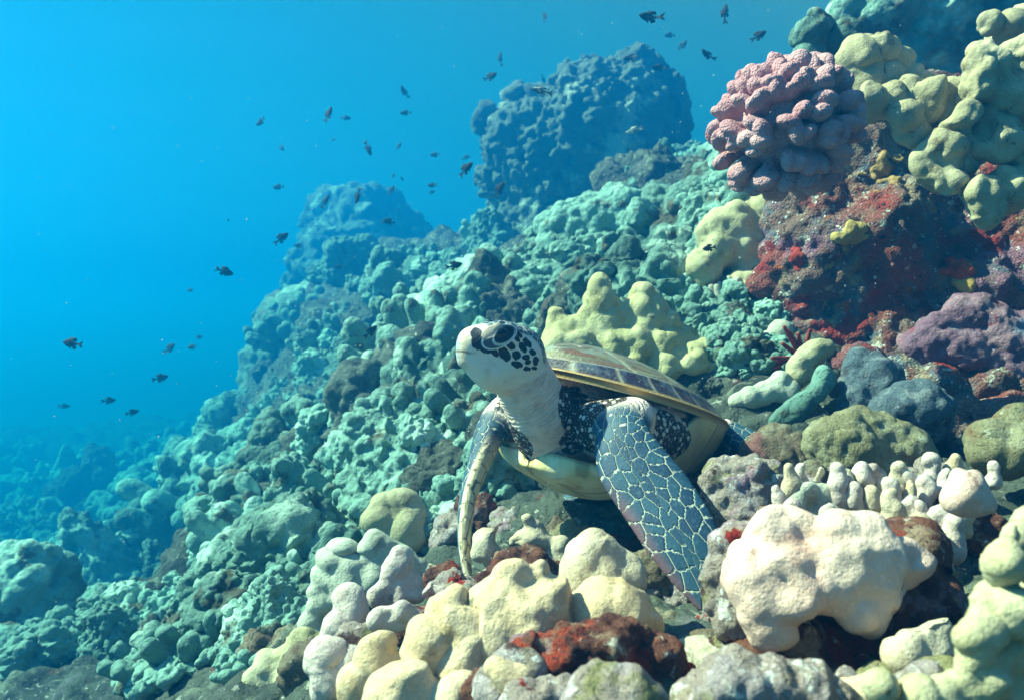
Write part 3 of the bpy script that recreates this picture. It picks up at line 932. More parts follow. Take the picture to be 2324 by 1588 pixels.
     [(1800, 1135, 26), (1830, 1115, 26), (1862, 1125, 28), (1890, 1150, 28), (1920, 1155, 30), (1955, 1165, 28), (1985, 1185, 26), (1850, 1160, 34, .6), (1930, 1185, 40, .5), (1790, 1150, 18)], M_MINT, .007, .0036, [(.04, .005)], [(16, .004, 3)]),
    ('lobe_coral', 'smooth pinkish round coral ball at the right edge of the finger corals', 'coral', .84,
     [(2205, 1100, 50), (2190, 1085, 40), (2225, 1120, 38), (2180, 1115, 34)], M_ROSE, .008, .0034, [(.05, .004)], [(12, .003, 3)]),
    ('lobe_coral', 'blurred yellowish green lobed coral filling the lower right corner', 'coral', .58,
     [(2260, 1190, 40), (2300, 1160, 50), (2210, 1240, 46), (2290, 1260, 60), (2180, 1220, 30), (2230, 1320, 50), (2310, 1360, 66), (2190, 1360, 40), (2250, 1420, 56), (2320, 1470, 66), (2230, 1510, 56), (2170, 1560, 50), (2290, 1570, 66),
      (2090, 1580, 44), (2010, 1600, 44), (2160, 1440, 26, .5), (2330, 1100, 50), (2180, 1290, 32), (2270, 1340, 90, .8), (2250, 1500, 90, .8)], M_LIME, .010, .0032, [(.05, .009)], [(14, .004, 3)]),
    ('turf_rock', 'mossy lime rock at the right edge below the cliff', 'rock', 1.12,
     [(2250, 1000, 40), (2300, 990, 44), (2330, 1020, 44), (2280, 1040, 40), (2240, 1040, 26), (2320, 955, 36)], M_OLIVE, .010, .0042, [(.05, .012)], [(16, .008, 4)]),
    ('sand_patch_rock', 'grey sandy ledge right of the dark red rubble', 'rock', .86,
     [(1560, 1500, 44, 0, (1.3, 1, .5)), (1600, 1520, 50, 0, (1.3, 1, .5)), (1540, 1530, 40, 0, (1.3, 1, .5)), (1620, 1490, 40, 0, (1.2, 1, .5))], M_SAND, .012, .004, [(.05, .004)], [(16, .004, 4)]),
    ('lobe_coral', 'blue-green lobed coral mound behind the white columns', 'coral', 1.34,
     [(800, 1290, 34), (850, 1270, 34), (780, 1240, 24), (845, 1230, 28), (760, 1280, 30), (740, 1320, 36), (790, 1330, 40), (840, 1310, 34), (880, 1250, 28), (910, 1270, 24), (720, 1360, 34), (750, 1370, 30), (940, 1290, 22), (970, 1310, 18), (810, 1310, 70, .6), (710, 1400, 30), (730, 1430, 30)],
     M_MINT, .009, .0045, [(.055, .014), (.025, .006)], [(12, .006, 3)]),
    ('finger_coral', 'two thick green coral fingers behind the blue-green mound', 'coral', 1.65,
     [(868, 1150, 26), (860, 1180, 28), (925, 1150, 30), (930, 1185, 30), (915, 1215, 30), (945, 1220, 24), (880, 1210, 24), (900, 1240, 34), (835, 1175, 18), (910, 1130, 20)], M_KHAKI, .008, .005, [(.04, .008)], [(14, .005, 3)]),
    ('lobe_coral', 'greenish cream coral mound at the bottom left of the near corals', 'coral', 1.22,
     [(620, 1520, 34), (660, 1490, 34), (590, 1560, 40), (640, 1550, 44), (690, 1520, 36), (700, 1560, 40), (660, 1580, 50), (610, 1590, 44), (560, 1590, 34), (690, 1450, 30), (715, 1480, 26), (650, 1540, 70, .6)], M_LIME, .009, .0042, [(.05, .012), (.022, .005)], [(12, .006, 3)]),
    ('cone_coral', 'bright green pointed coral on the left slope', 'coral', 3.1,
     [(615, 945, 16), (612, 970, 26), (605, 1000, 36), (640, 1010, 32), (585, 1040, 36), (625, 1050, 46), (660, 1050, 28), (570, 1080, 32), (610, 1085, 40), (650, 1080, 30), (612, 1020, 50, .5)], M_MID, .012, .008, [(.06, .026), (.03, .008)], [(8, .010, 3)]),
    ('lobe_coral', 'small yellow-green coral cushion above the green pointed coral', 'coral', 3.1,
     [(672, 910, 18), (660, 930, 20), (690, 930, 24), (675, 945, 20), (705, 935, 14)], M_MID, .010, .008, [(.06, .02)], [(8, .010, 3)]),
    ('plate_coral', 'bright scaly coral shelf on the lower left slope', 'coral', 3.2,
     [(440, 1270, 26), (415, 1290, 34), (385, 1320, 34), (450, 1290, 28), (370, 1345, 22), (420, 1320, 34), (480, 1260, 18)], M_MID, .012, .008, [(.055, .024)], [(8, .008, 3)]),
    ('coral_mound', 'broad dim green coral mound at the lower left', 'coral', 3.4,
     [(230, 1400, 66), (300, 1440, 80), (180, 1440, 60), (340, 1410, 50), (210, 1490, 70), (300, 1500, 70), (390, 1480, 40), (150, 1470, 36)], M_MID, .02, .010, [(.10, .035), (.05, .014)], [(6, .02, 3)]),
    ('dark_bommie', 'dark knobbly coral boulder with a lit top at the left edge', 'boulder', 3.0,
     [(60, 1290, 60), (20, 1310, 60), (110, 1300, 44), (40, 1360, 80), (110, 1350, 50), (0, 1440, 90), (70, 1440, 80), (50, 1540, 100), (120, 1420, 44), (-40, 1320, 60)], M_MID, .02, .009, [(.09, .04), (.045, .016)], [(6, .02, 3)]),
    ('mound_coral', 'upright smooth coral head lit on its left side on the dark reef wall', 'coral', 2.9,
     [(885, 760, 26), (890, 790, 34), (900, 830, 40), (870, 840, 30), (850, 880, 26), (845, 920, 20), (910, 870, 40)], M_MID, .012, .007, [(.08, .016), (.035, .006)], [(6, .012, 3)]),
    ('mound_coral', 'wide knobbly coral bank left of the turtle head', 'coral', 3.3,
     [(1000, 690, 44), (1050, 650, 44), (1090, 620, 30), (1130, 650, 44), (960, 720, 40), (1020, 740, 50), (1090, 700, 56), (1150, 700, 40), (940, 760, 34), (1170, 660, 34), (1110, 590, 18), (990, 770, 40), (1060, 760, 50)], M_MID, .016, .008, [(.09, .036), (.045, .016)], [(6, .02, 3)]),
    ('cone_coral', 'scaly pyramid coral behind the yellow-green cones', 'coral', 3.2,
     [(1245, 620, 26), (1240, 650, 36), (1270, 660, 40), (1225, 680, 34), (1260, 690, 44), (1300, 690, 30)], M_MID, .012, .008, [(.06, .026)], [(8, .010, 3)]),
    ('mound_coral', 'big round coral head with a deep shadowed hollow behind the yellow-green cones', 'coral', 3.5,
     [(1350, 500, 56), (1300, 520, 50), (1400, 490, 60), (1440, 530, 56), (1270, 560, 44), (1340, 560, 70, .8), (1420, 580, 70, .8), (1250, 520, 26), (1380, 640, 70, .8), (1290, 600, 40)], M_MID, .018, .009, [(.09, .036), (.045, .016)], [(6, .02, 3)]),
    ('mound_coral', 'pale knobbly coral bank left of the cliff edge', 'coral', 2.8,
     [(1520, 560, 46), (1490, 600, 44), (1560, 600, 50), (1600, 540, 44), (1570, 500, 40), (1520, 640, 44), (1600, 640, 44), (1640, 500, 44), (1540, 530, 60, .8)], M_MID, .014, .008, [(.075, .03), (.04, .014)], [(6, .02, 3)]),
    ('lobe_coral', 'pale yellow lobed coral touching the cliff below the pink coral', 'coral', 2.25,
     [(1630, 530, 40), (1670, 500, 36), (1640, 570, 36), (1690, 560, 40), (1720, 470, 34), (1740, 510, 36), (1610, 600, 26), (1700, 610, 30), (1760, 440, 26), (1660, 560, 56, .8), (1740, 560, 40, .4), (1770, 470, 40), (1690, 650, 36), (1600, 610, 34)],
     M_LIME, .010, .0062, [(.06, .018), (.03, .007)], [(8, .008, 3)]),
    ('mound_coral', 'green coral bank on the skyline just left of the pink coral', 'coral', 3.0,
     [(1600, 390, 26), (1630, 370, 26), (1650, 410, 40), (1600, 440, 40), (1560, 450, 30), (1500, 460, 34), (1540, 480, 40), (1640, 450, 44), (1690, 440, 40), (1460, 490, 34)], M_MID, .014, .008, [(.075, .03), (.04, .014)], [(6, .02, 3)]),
]
for i, it in enumerate(NEARS):
    nm, lab, cat, dd, prims, mt, k_, h_, bp, nz_ = it
    rng = np.random.default_rng(100 + i)
    vm = np.mean([p[1] for p in prims])
    rm = np.mean([p[2] for p in prims])
    fr = .70 if mt is M_LIME and dd < .85 else .78 if mt is M_ROSE and dd < .85 else .93 if mt is M_CREAM else .82 if cat == 'coral' and dd < 1.5 else 1.0
    pp = [(p[0], p[1], p[2] * fr, (p[3] if len(p) > 3 else 0) - .45 * (p[1] - vm) / rm * .6 + rng.uniform(-.25, .25)) + ((p[4],) if len(p) > 4 else ()) for p in prims]
    if mt is M_LIME and dd < .6:
        pp = [(p[0] + 45, p[1] + 30) + p[2:] for p in pp]
        pp += [(rng.uniform(2160, 2340), rng.uniform(1120, 1600), rng.uniform(18, 36), rng.uniform(-1.5, .5)) for _ in range(46)]
        pp = [p for p in pp if p[0] > 2300 - (p[1] - 1170) * .40 and p[1] > 1170]
        pp += [(rng.uniform(1990, 2200), rng.uniform(1560, 1610), rng.uniform(18, 30), rng.uniform(-1.5, .5)) for _ in range(9)]
    if mt is M_LIME and dd < .6:
        pp = [(p[0], p[1], p[2] * (.8 if len(p) < 5 else 1), p[3] + (1.5 if i_ < 21 else 0)) for i_, p in enumerate(pp)]
    if cat == 'coral' and dd < 1.5:
        k_, bp, nz_ = k_ * .6, [(.05, .014), (.021, .003)], [(13, .013, 3), (17, .007, -2), (45, .002, 2)]
    if mt is M_LIME and dd < .6:
        k_, bp, nz_ = .0042, [(.028, .010), (.013, .003)], [(18, .008, 3), (70, .001, 2)]
    solid(nm, lab, cat, px(dd, pp), k_, h_, mt, bp, nz_, 60 + i)

# fingers standing on the white cluster
rng = np.random.default_rng(3)

# field of small pale finger corals on the right
cap_list = [(1795, 1100, 14, 1790, 1072, 9), (1822, 1085, 16, 1812, 1068, 12), (1900, 1110, 15, 1890, 1075, 10), (1915, 1095, 14, 1925, 1070, 10), (1962, 1095, 16, 1955, 1068, 11), (2010, 1095, 16, 1985, 1075, 12),
            (2045, 1085, 17, 2035, 1062, 11), (2075, 1092, 17, 2062, 1068, 12), (2030, 1125, 16, 2018, 1105, 12), (2062, 1130, 15, 2075, 1108, 11), (2100, 1120, 18, 2110, 1095, 13), (2140, 1110, 18, 2145, 1085, 13),
            (2035, 1180, 22, 2022, 1142, 13), (2070, 1160, 14, 2065, 1140, 10), (2100, 1170, 20, 2098, 1150, 14), (2110, 1240, 22, 2085, 1190, 13), (2135, 1270, 22, 2125, 1225, 13), (2140, 1180, 22, 2150, 1150, 14),
            (2180, 1180, 20, 2190, 1155, 14), (1880, 1165, 15, 1872, 1150, 12), (1800, 1160, 15, 1798, 1145, 11), (1850, 1080, 12, 1856, 1064, 9), (2160, 1230, 22, 2170, 1195, 14), (1770, 1130, 12, 1765, 1112, 9),
            (1985, 1130, 14, 1990, 1112, 10), (1945, 1125, 12, 1940, 1110, 9), (2120, 1060, 14, 2120, 1045, 10), (2165, 1060, 14, 2170, 1040, 10), (2250, 1080, 18, 2255, 1060, 13)]
rng = np.random.default_rng(21)
for i, c in enumerate(cap_list):
    q0 = rng.uniform(.75, 1.35)
    c = (c[0], c[1], c[2] * (.6 + .4 * q0), c[3] + rng.uniform(-9, 9), c[1] + (c[4] - c[1]) * q0 * 1.15, c[5] * rng.uniform(.75, 1.1))
    dd = 1.04 - (c[1] - 1080) / 190 * .16
    prims = cp(dd, (c[0], c[1] + 16, c[2] * 1.15, c[3], c[4], c[5] * 1.2))
    for _ in range(rng.integers(0, 3)):
        a_ = rng.uniform(-1.2, 1.2)
        q_ = rng.uniform(.1, .7)
        prims += cp(dd, (c[0] + (c[3] - c[0]) * q_, c[1] + (c[4] - c[1]) * q_ + 6, c[2] * .6, c[0] + math.sin(a_) * c[2] * 1.3, c[1] + 2 - rng.uniform(0, 16), c[2] * .42, rng.uniform(-1.0, .3)))
    solid('finger_coral', 'small pale coral finger in the patch right of the pale pink coral', 'coral', prims, .003, .003, M_LAV if i % 3 else M_TAN, [(.02, .005)], [(26, .005, 3)], 130 + i,
          group='small finger corals on the right')
for i in range(13):
    u, v = 1605 + 9 * i + rng.uniform(-4, 4), 700 - 26 * math.sin(i / 12 * 3.1) + rng.uniform(-6, 10)
    solid('finger_coral', 'white coral finger standing in the cluster left of the cliff', 'coral', cp(2.2, (u, v, 12, u + (i - 6) * 3, v - 34 + rng.uniform(-8, 8), 8, rng.uniform(-2, 0))), .006, .0045, M_MINT, [], [(20, .003, 2)], 170 + i,
          group='white fingers of the cluster left of the cliff')


rng = np.random.default_rng(77)
FILL = [(620, 1470, 1.35), (700, 1400, 1.5), (1010, 1310, 1.3), (1060, 1330, 1.15), (1090, 1400, 1.0), (1110, 1460, .93), (1300, 1440, .93), (1450, 1330, 1.16), (1500, 1420, 1.05), (1560, 1450, 1.0), (1480, 1500, .9), (1560, 1560, .8),
        (1630, 1480, .92), (1680, 1500, .85), (1760, 1540, .76), (1950, 1560, .72), (2060, 1460, .84), (2100, 1380, .92), (2120, 1320, .98), (2000, 1230, 1.04), (2060, 1220, 1.02), (1900, 1200, 1.06), (1760, 1180, 1.12), (1800, 1120, 1.18), (1850, 1100, 1.2),
        (1560, 1180, 1.35), (1420, 1250, 1.4), (1360, 1250, 1.42), (1240, 1220, 1.5), (1160, 1180, 1.6), (1080, 1160, 1.65), (1020, 1200, 1.6), (1560, 1110, 1.5), (2120, 1080, 1.2), (2200, 1180, .98),
        (1180, 1560, .75), (1060, 1590, .8), (1250, 1590, .7), (960, 1400, 1.02), (830, 1470, 1.0), (700, 1500, 1.15), (2120, 1560, .66), (1840, 1480, .88), (1540, 1360, 1.15)]
WORDS = ['brown turf-covered', 'pink crusted', 'dark red crusted', 'speckled grey']
for i, (u, v, dd) in enumerate(FILL):
    w = i % 4
    pr = px(dd, [(u + rng.normal() * 18, v + 14 + rng.normal() * 12, rng.uniform(16, 36), .4 + rng.normal() * .4) for _ in range(7)])
    solid('rubble_rock', WORDS[w] + ' rubble filling the gaps between the near corals', 'rock', pr, .006, .0042, (M_BROWN, M_ENC, M_RED, M_ENC)[w], [(.03, .014), (.013, .006)], [(24, .012, 4), (80, .003, 3)], 400 + i,
          group='rubble between the near corals, ' + WORDS[w])


# sponge and crust patches: thin lumps sitting on the cliff and stones
SPONGES = [('orange red sponge patch low on the right of the cliff', 2175, 615, 1.70, 30, (1, .5, .6), (.46, .06, .02)), ('ochre sponge patch beside the orange red one', 2188, 642, 1.70, 18, (.8, .5, 1.3), (.48, .28, .08)),
           ('small round red sponge near the left edge of the cliff', 1808, 590, 1.86, 13, (1, .5, 1), (.34, .04, .03)), ('ochre crust patch high on the cliff', 2015, 385, 1.86, 26, (1, .4, .9), (.36, .22, .09)),
           ('yellow-brown crust patch in the middle of the cliff', 1935, 535, 1.86, 26, (1.1, .4, .7), (.40, .28, .10)), 
           ('red sponge fringe around the angular stone', 1905, 900, 1.60, 26, (.7, .6, 1.7), (.30, .04, .03)), ('red sponge patch behind the olive rock', 1760, 1000, 1.5, 20, (1.2, .5, .8), (.28, .03, .03))]
from mathutils.bvhtree import BVHTree
cl = bpy.data.objects['reef_cliff']
bv = BVHTree.FromPolygons([tuple(v.co + cl.location) for v in cl.data.vertices], [tuple(p.vertices) for p in cl.data.polygons])
for i, (lab, u, v, dd, r, sq, c) in enumerate(SPONGES):
    mt = layered('sponge_%s' % ('red' if c[1] < .1 else 'ochre'), c, [(tuple(x * .55 for x in c), 30, 4, .5, .64), ((.5, .4, .36), 60, 4, .66, .72)], [('n', 90, .006)])
    rng = np.random.default_rng(300 + i)
    prims = []
    for q_ in range(16):
        uu, vv = (u, v) if q_ == 0 else (u + rng.normal() * r * sq[0] * .7, v + rng.normal() * r * sq[2] * .7)
        hit = bv.ray_cast(Vector((0, 0, 0)), Vector(tuple(at(uu, vv, 1.0))).normalized())
        if hit[0] is None:
            continue
        n_ = np.array(hit[1])
        t1 = unit_(np.cross(n_, (0, 0, 1)))
        rr_ = r * rng.uniform(.25, .55) / FD * dd
        prims.append(('e', np.array(hit[0]), np.array([.0045, rr_ * 1.2, rr_ * .8]), np.array([n_, t1, np.cross(n_, t1)])))
    if prims:
        solid('sponge', lab, 'sponge', prims, .004, .004, mt, [(.02, .005)], [(40, .006, 4)], 310 + i)


# slate pencil urchin wedged at the foot of the cliff
solid('cliff_foot', 'dark red and purple crusted ledge at the foot of the cliff', 'rock', px(1.85, [(1960, 880, 80), (2080, 900, 90, -.3), (2220, 930, 100, -.4), (2340, 940, 120, -.4), (1860, 870, 50), (2150, 1000, 90, -.2), (2300, 1020, 100, -.2), (2020, 980, 80)]),
      .014, .006, M_CLIFF, [(.07, .025), (.03, .010)], [(14, .012, 4)], 36)


def urchin():
    c = at(1822, 815, 1.80)
    mt = layered('urchin_red', (.30, .045, .03), [((.16, .02, .02), 40, 3, .5, .65)], [('n', 120, .002)])
    root = empty('pencil_urchin', tuple(c), 'red slate pencil urchin wedged at the foot of the cliff', 'sea urchin')
    V, Q = blob([('e', (0, 0, 0), (.028, .028, .022))], .004, .003, [(.01, .003)], [], 2)
    link('shell', make_mesh('urchin_shell', V, Q), mt, root)
    rng = np.random.default_rng(6)
    ends = [(1780, 742), (1790, 752), (1800, 765), (1812, 758), (1752, 812), (1748, 822), (1757, 835), (1768, 846), (1838, 750), (1776, 780)]
    for i, (u, v) in enumerate(ends):
        e = at(u, v, 1.80 - rng.uniform(.0, .05)) - c
        n_ = unit_(e)
        V, Q = blob([('c', n_ * .02, e, .0068, .0042)], .001, .0022, [], [], i)
        link('spine', make_mesh('urchin_spine', V, Q), mt, root)


urchin()
# ------------------------------------------------------------------ the turtle
def unit(v):
    v = np.asarray(v, float)
    return v / np.linalg.norm(v)


def smooth(x, lo, hi):
    t = np.clip((x - lo) / (hi - lo), 0, 1)
    return t * t * (3 - 2 * t)


def fattr(me, name, data):
    data = np.ascontiguousarray(data, np.float32)
    if data.ndim == 1:
        me.attributes.new(name, 'FLOAT', 'POINT').data.foreach_set('value', data)
    else:
        me.attributes.new(name, 'FLOAT_VECTOR', 'POINT').data.foreach_set('vector', data.ravel())


def cattr(me, rgb):
    a = me.attributes.new('paint', 'FLOAT_COLOR', 'POINT')
    a.data.foreach_set('color', np.concatenate([rgb, np.ones((len(rgb), 1))], 1).astype(np.float32).ravel())


class Limb:
    """flattened limb along a curved centre line; local coordinates t (0..1), a (across), n (thickness)"""

    def __init__(self, pts, w, hth, nrm, n=90):
        P = np.array([at(*p) for p in pts])
        m = len(P)
        s = np.linspace(0, m - 1, n)
        i = np.clip(s.astype(int), 0, m - 2)
        f = (s - i)[:, None]
        P0, P1, P2, P3 = P[np.maximum(i - 1, 0)], P[i], P[i + 1], P[np.minimum(i + 2, m - 1)]
        self.P = .5 * (2 * P1 + (P2 - P0) * f + (2 * P0 - 5 * P1 + 4 * P2 - P3) * f ** 2 + (3 * P1 - P0 - 3 * P2 + P3) * f ** 3)
        self.w = np.interp(s, range(m), w) / FD * np.interp(s, range(m), [p[2] for p in pts])
        self.h = np.interp(s, range(m), hth)
        T = np.gradient(self.P, axis=0)
        self.T = T / np.linalg.norm(T, axis=1, keepdims=True)
        nr = np.stack([np.interp(s, np.linspace(0, m - 1, len(nrm)), [q[c] for q in nrm]) for c in range(3)], 1)
        nr -= self.T * (nr * self.T).sum(1, keepdims=True)
        self.N = nr / np.linalg.norm(nr, axis=1, keepdims=True)
        self.A = np.cross(self.N, self.T)
        self.L = np.concatenate([[0], np.cumsum(np.linalg.norm(np.diff(self.P, axis=0), axis=1))])

    def local(self, X, Y, Z):
        best = np.full(X.shape, 1e9, np.float32)
        ix = np.zeros(X.shape, np.int16)
        for k, p in enumerate(self.P):
            d = (X - np.float32(p[0])) ** 2 + (Y - np.float32(p[1])) ** 2 + (Z - np.float32(p[2])) ** 2
            m = d < best
            best[m] = d[m]
            ix[m] = k
        D = [X - self.P[ix, 0].astype(np.float32), Y - self.P[ix, 1].astype(np.float32), Z - self.P[ix, 2].astype(np.float32)]
        dot = lambda B: sum(D[c] * B[ix, c].astype(np.float32) for c in range(3))
        return ix, dot(self.A), dot(self.N), dot(self.T)

    def sdf(self, X, Y, Z):
        ix, a, n, e = self.local(X, Y, Z)
        w, h = self.w[ix].astype(np.float32), self.h[ix].astype(np.float32)
        e = np.where((ix == 0) | (ix == len(self.P) - 1), e, 0)
        q = np.sqrt((a / w) ** 2 + (n / h) ** 2 + (e / w) ** 2)
        g = np.sqrt((a / w ** 2) ** 2 + (n / h ** 2) ** 2 + (e / w ** 2) ** 2) + 1e-5
        return q * (q - 1) / g

    def add(self, F):
        r = self.w.max() + 4 * F.k
        sl, G = F.sub(self.P.min(0) - r, self.P.max(0) + r)
        X, Y, Z = np.broadcast_arrays(*G)
        F.acc(sl, self.sdf(X, Y, Z))


# body frame: forward, left side, up
TF = unit((-.68, -.68, .27))
TS = unit(np.cross((0, 0, 1), TF) + np.array([0, 0, -.10]))
TU = np.cross(TF, TS)
TS = np.cross(TU, TF)
NUCHAL = at(1246, 836, 1.36)
SL = .50
BM = np.array([TF, TS, TU])


def tb(f, s, u):
    """body point: metres behind the front of the shell, to its left, above its rim"""
    return NUCHAL - f * TF + s * TS + u * TU


# head frame
HC = at(1140, 800, 1.285)
HF = unit((-.90, -.40, .08))
HS = unit(np.cross((0, 0, 1), HF))
HU = np.cross(HF, HS)
HM = np.array([HF, HS, HU])


def hd(f, s, u):
    return HC + (f * HF + s * HS + u * HU) * .001


NEAR = Limb([(1432, 945, 1.30), (1412, 985, 1.25), (1433, 1050, 1.21), (1487, 1125, 1.17), (1545, 1215, 1.13), (1592, 1305, 1.10), (1618, 1375, 1.08), (1630, 1412, 1.07)],
            [52, 62, 80, 86, 86, 66, 34, 12], [.030, .026, .019, .014, .011, .009, .007, .004], [(-.45, -.75, .45), (-.25, -.85, .42), (-.2, -.88, .42), (-.2, -.88, .42)])
FARL = Limb([(1150, 935, 1.43), (1112, 985, 1.40), (1088, 1050, 1.37), (1064, 1120, 1.33), (1054, 1200, 1.29), (1056, 1270, 1.26), (1068, 1335, 1.23), (1076, 1362, 1.21)],
            [44, 40, 30, 27, 25, 20, 11, 5], [.030, .026, .020, .015, .012, .009, .006, .004], [(-.5, -.7, .5), (-.9, -.1, .3), (-.95, .30, .1), (-.95, .30, .1)])
REARN = Limb([(1645, 975, 1.53), (1692, 1000, 1.50), (1733, 1022, 1.47), (1750, 1034, 1.45)], [26, 34, 34, 14], [.02, .014, .008, .005], [(-.1, -.8, .6), (-.1, -.8, .6)])
REARF = Limb([(1330, 1085, 1.60), (1305, 1120, 1.57), (1288, 1155, 1.54), (1281, 1176, 1.53)], [22, 24, 20, 9], [.018, .012, .008, .005], [(-.5, -.8, .2), (-.5, -.8, .2)])
LIMBS = [NEAR, FARL, REARN, REARF]

M_TSKIN = None


def skin_material():
    T = NT('turtle_skin')
    pat = T.attr('pat')
    W = lambda nme: T.attr(nme, 'Fac')
    pos = T.attr('rest')
    # bare neck skin, pale with fine folds
    col = T.mix(T.step(T.noise(pos, 60, 4, .6), .46, .66), (.88, .65, .53), (.74, .52, .42))
    col = T.mix(T.math('MULTIPLY', T.step(T.noise(pos, 22, 4, .6), .62, .72), .55), col, (.30, .19, .16))
    # dark brown with pale spots beside the neck
    v1 = T.voro(pos, 80, rnd=1.0)
    v2 = T.voro(pos, 210, rnd=1.0)
    sp = T.math('MAXIMUM', T.step(v1, .36, .28), T.math('MULTIPLY', T.step(v2, .30, .20), .8))
    brown = T.mix(sp, (.035, .018, .016), (.72, .60, .52))
    nb = T.math('ADD', W('w_brown'), T.math('MULTIPLY_ADD', T.noise(pos, 30, 4, .6), .9, -.45))
    col = T.mix(T.step(nb, .42, .56), col, brown)
    # scutes of the flippers
    edge = T.voro(pat, 1.0, 'DISTANCE_TO_EDGE', .75, dim='2D')
    cid = T.n('TexVoronoi', feature='F1', voronoi_dimensions='2D')
    T.l(pat, cid.inputs['Vector'])
    cid.inputs['Scale'].default_value = 1.0
    cid.inputs['Randomness'].default_value = .75
    rnd = T.n('SeparateColor')
    T.l(cid.outputs['Color'], rnd.inputs[0])
    dors = T.mix(rnd.outputs[0], (.009, .036, .085), (.018, .072, .120))
    dors = T.mix(T.step(T.noise(pos, 150, 3, .6), .52, .7), dors, (.04, .10, .14))
    dors = T.mix(T.math('MULTIPLY', W('w_lead'), .85), dors, (.16, .07, .085))
    dors = T.mix(T.step(edge, .05, .012), dors, (.46, .45, .36))
    col = T.mix(W('w_flip'), col, dors)
    # pale underside of the flippers
    vent = T.mix(T.step(T.noise(pos, 40, 4, .6), .45, .7), (.66, .54, .34), (.46, .36, .22))
    vent = T.mix(T.step(edge, .06, .02), vent, (.16, .12, .09))
    col = T.mix(W('w_vent'), col, vent)
    # head: plates and patches laid out on its side (side coordinates, one unit = 53 mm)
    hs = T.attr('hside')
    hn = T.n('TexNoise')
    T.l(hs, hn.inputs['Vector'])
    hn.inputs['Scale'].default_value = 16
    wob = T.n('VectorMath', operation='MULTIPLY_ADD')
    T.l(hn.outputs['Color'], wob.inputs[0])
    wob.inputs[1].default_value = (.05, .05, 0)
    T.l(hs, wob.inputs[2])
    hw_ = wob.outputs[0]
    OFF = .025

    def spots(lst, vec):
        out = None
        for (cx, cy, rx, ry, ang) in lst:
            mp = T.n('Mapping', vector_type='TEXTURE')
            T.l(vec, mp.inputs['Vector'])
            mp.inputs['Location'].default_value = (cx * .001 + OFF, cy * .001 + OFF, 0)
            mp.inputs['Rotation'].default_value = (0, 0, R(ang))
            mp.inputs['Scale'].default_value = (rx * .001, ry * .001, 1e6)
            ln_ = T.n('VectorMath', operation='LENGTH')
            T.l(mp.outputs[0], ln_.inputs[0])
            out = ln_.outputs['Value'] if out is None else T.math('MINIMUM', out, ln_.outputs['Value'])
        return out
    head = W('w_pale')
    sx = T.n('SeparateXYZ')
    T.l(hw_, sx.inputs[0])
    hx, hy = sx.outputs[0], sx.outputs[1]
    hcol = T.mix(T.step(T.noise(pos, 45, 4, .6), .5, .75), (.84, .71, .58), (.70, .56, .44))
    hcol = T.mix(T.step(hx, .36, .27), hcol, (.70, .54, .38))                  # horny beak
    hcol = T.mix(T.step(hx, .27, .17), hcol, (.34, .38, .42))
    # crown plates
    topm = T.math('MAXIMUM', T.step(T.math('MULTIPLY_ADD', T.math('ABSOLUTE', T.math('SUBTRACT', hx, .65)), -.20, T.math('SUBTRACT', .30, hy)), .0, .06),
                  T.step(T.math('SUBTRACT', T.math('MULTIPLY_ADD', hx, .95, -.60), hy), .0, .05))
    crown = T.mix(T.step(T.voro(pos, 95, 'DISTANCE_TO_EDGE', .8), .10, .03), (.030, .060, .095), (.44, .44, .40))
    hcol = T.mix(topm, hcol, crown)
    # dark plates behind the eye
    CELLS = [(805, 605, 105, 62, 52), (885, 480, 64, 48, 35), (968, 607, 55, 58, 0), (1050, 487, 74, 46, 56), (955, 375, 60, 34, 45), (1100, 622, 54, 37, -10), (1132, 687, 40, 34, -20), (985, 730, 78, 42, 8),
             (1135, 777, 50, 30, -6), (1187, 540, 48, 40, 40), (1240, 655, 42, 58, 0), (1110, 420, 78, 38, 50), (970, 300, 70, 28, 42), (1230, 760, 36, 30, 0)]
    cd = spots(CELLS, hw_)
    hcol = T.mix(T.step(spots([(1000, 580, 330, 300, 40)], hs), 1.06, .94), hcol, (.78, .68, .56))
    hcol = T.mix(T.step(cd, 1.18, 1.02), hcol, (.016, .016, .016))
    # dark patch before the eye, pale brow, grey lower lid and dark socket
    lore = spots([(395, 345, 66, 76, 0), (440, 470, 84, 92, 0), (545, 540, 96, 66, 22), (655, 585, 88, 38, 40)], hw_)
    hcol = T.mix(T.step(lore, 1.24, 1.06), hcol, (.020, .020, .034))
    hcol = T.mix(T.step(spots([(690, 345, 262, 150, -32)], hs), 1.04, .98), hcol, (.72, .70, .66))
    hcol = T.mix(T.step(spots([(695, 345, 242, 132, -32)], hs), 1.04, .96), hcol, (.085, .080, .105))
    hcol = T.mix(T.step(spots([(590, 280, 165, 78, -35)], hs), 1.1, .85), hcol, (.50, .40, .31))
    hcol = T.mix(T.step(spots([(752, 342, 172, 104, -36)], hs), 1.04, .96), hcol, (.58, .55, .52))
    hcol = T.mix(T.step(spots([(757, 318, 152, 92, -38)], hs), 1.04, .96), hcol, (.012, .012, .018))
    # line of the mouth
    mz = T.math('ABSOLUTE', T.math('SUBTRACT', hy, T.math('MULTIPLY_ADD', hx, .08, .618)))
    hcol = T.mix(T.math('MULTIPLY', T.step(mz, .022, .008), T.step(hx, .50, .25)), hcol, (.20, .17, .11))
    col = T.mix(head, col, hcol)
    # relief: folds on bare skin, raised scutes
    ph = T.math('MULTIPLY_ADD', T.attr('neckd', 'Fac'), 900.0, T.math('MULTIPLY', T.noise(pos, 30, 4, .65), 17.0))
    bands = T.math('MULTIPLY_ADD', T.math('SINE', ph), .5, .5)
    hf = T.math('MULTIPLY', T.math('MULTIPLY', bands, T.step(T.noise(pos, 40, 2, .5), .30, .6)), W('w_fold'))
    n1 = T.bump(hf, .0021)
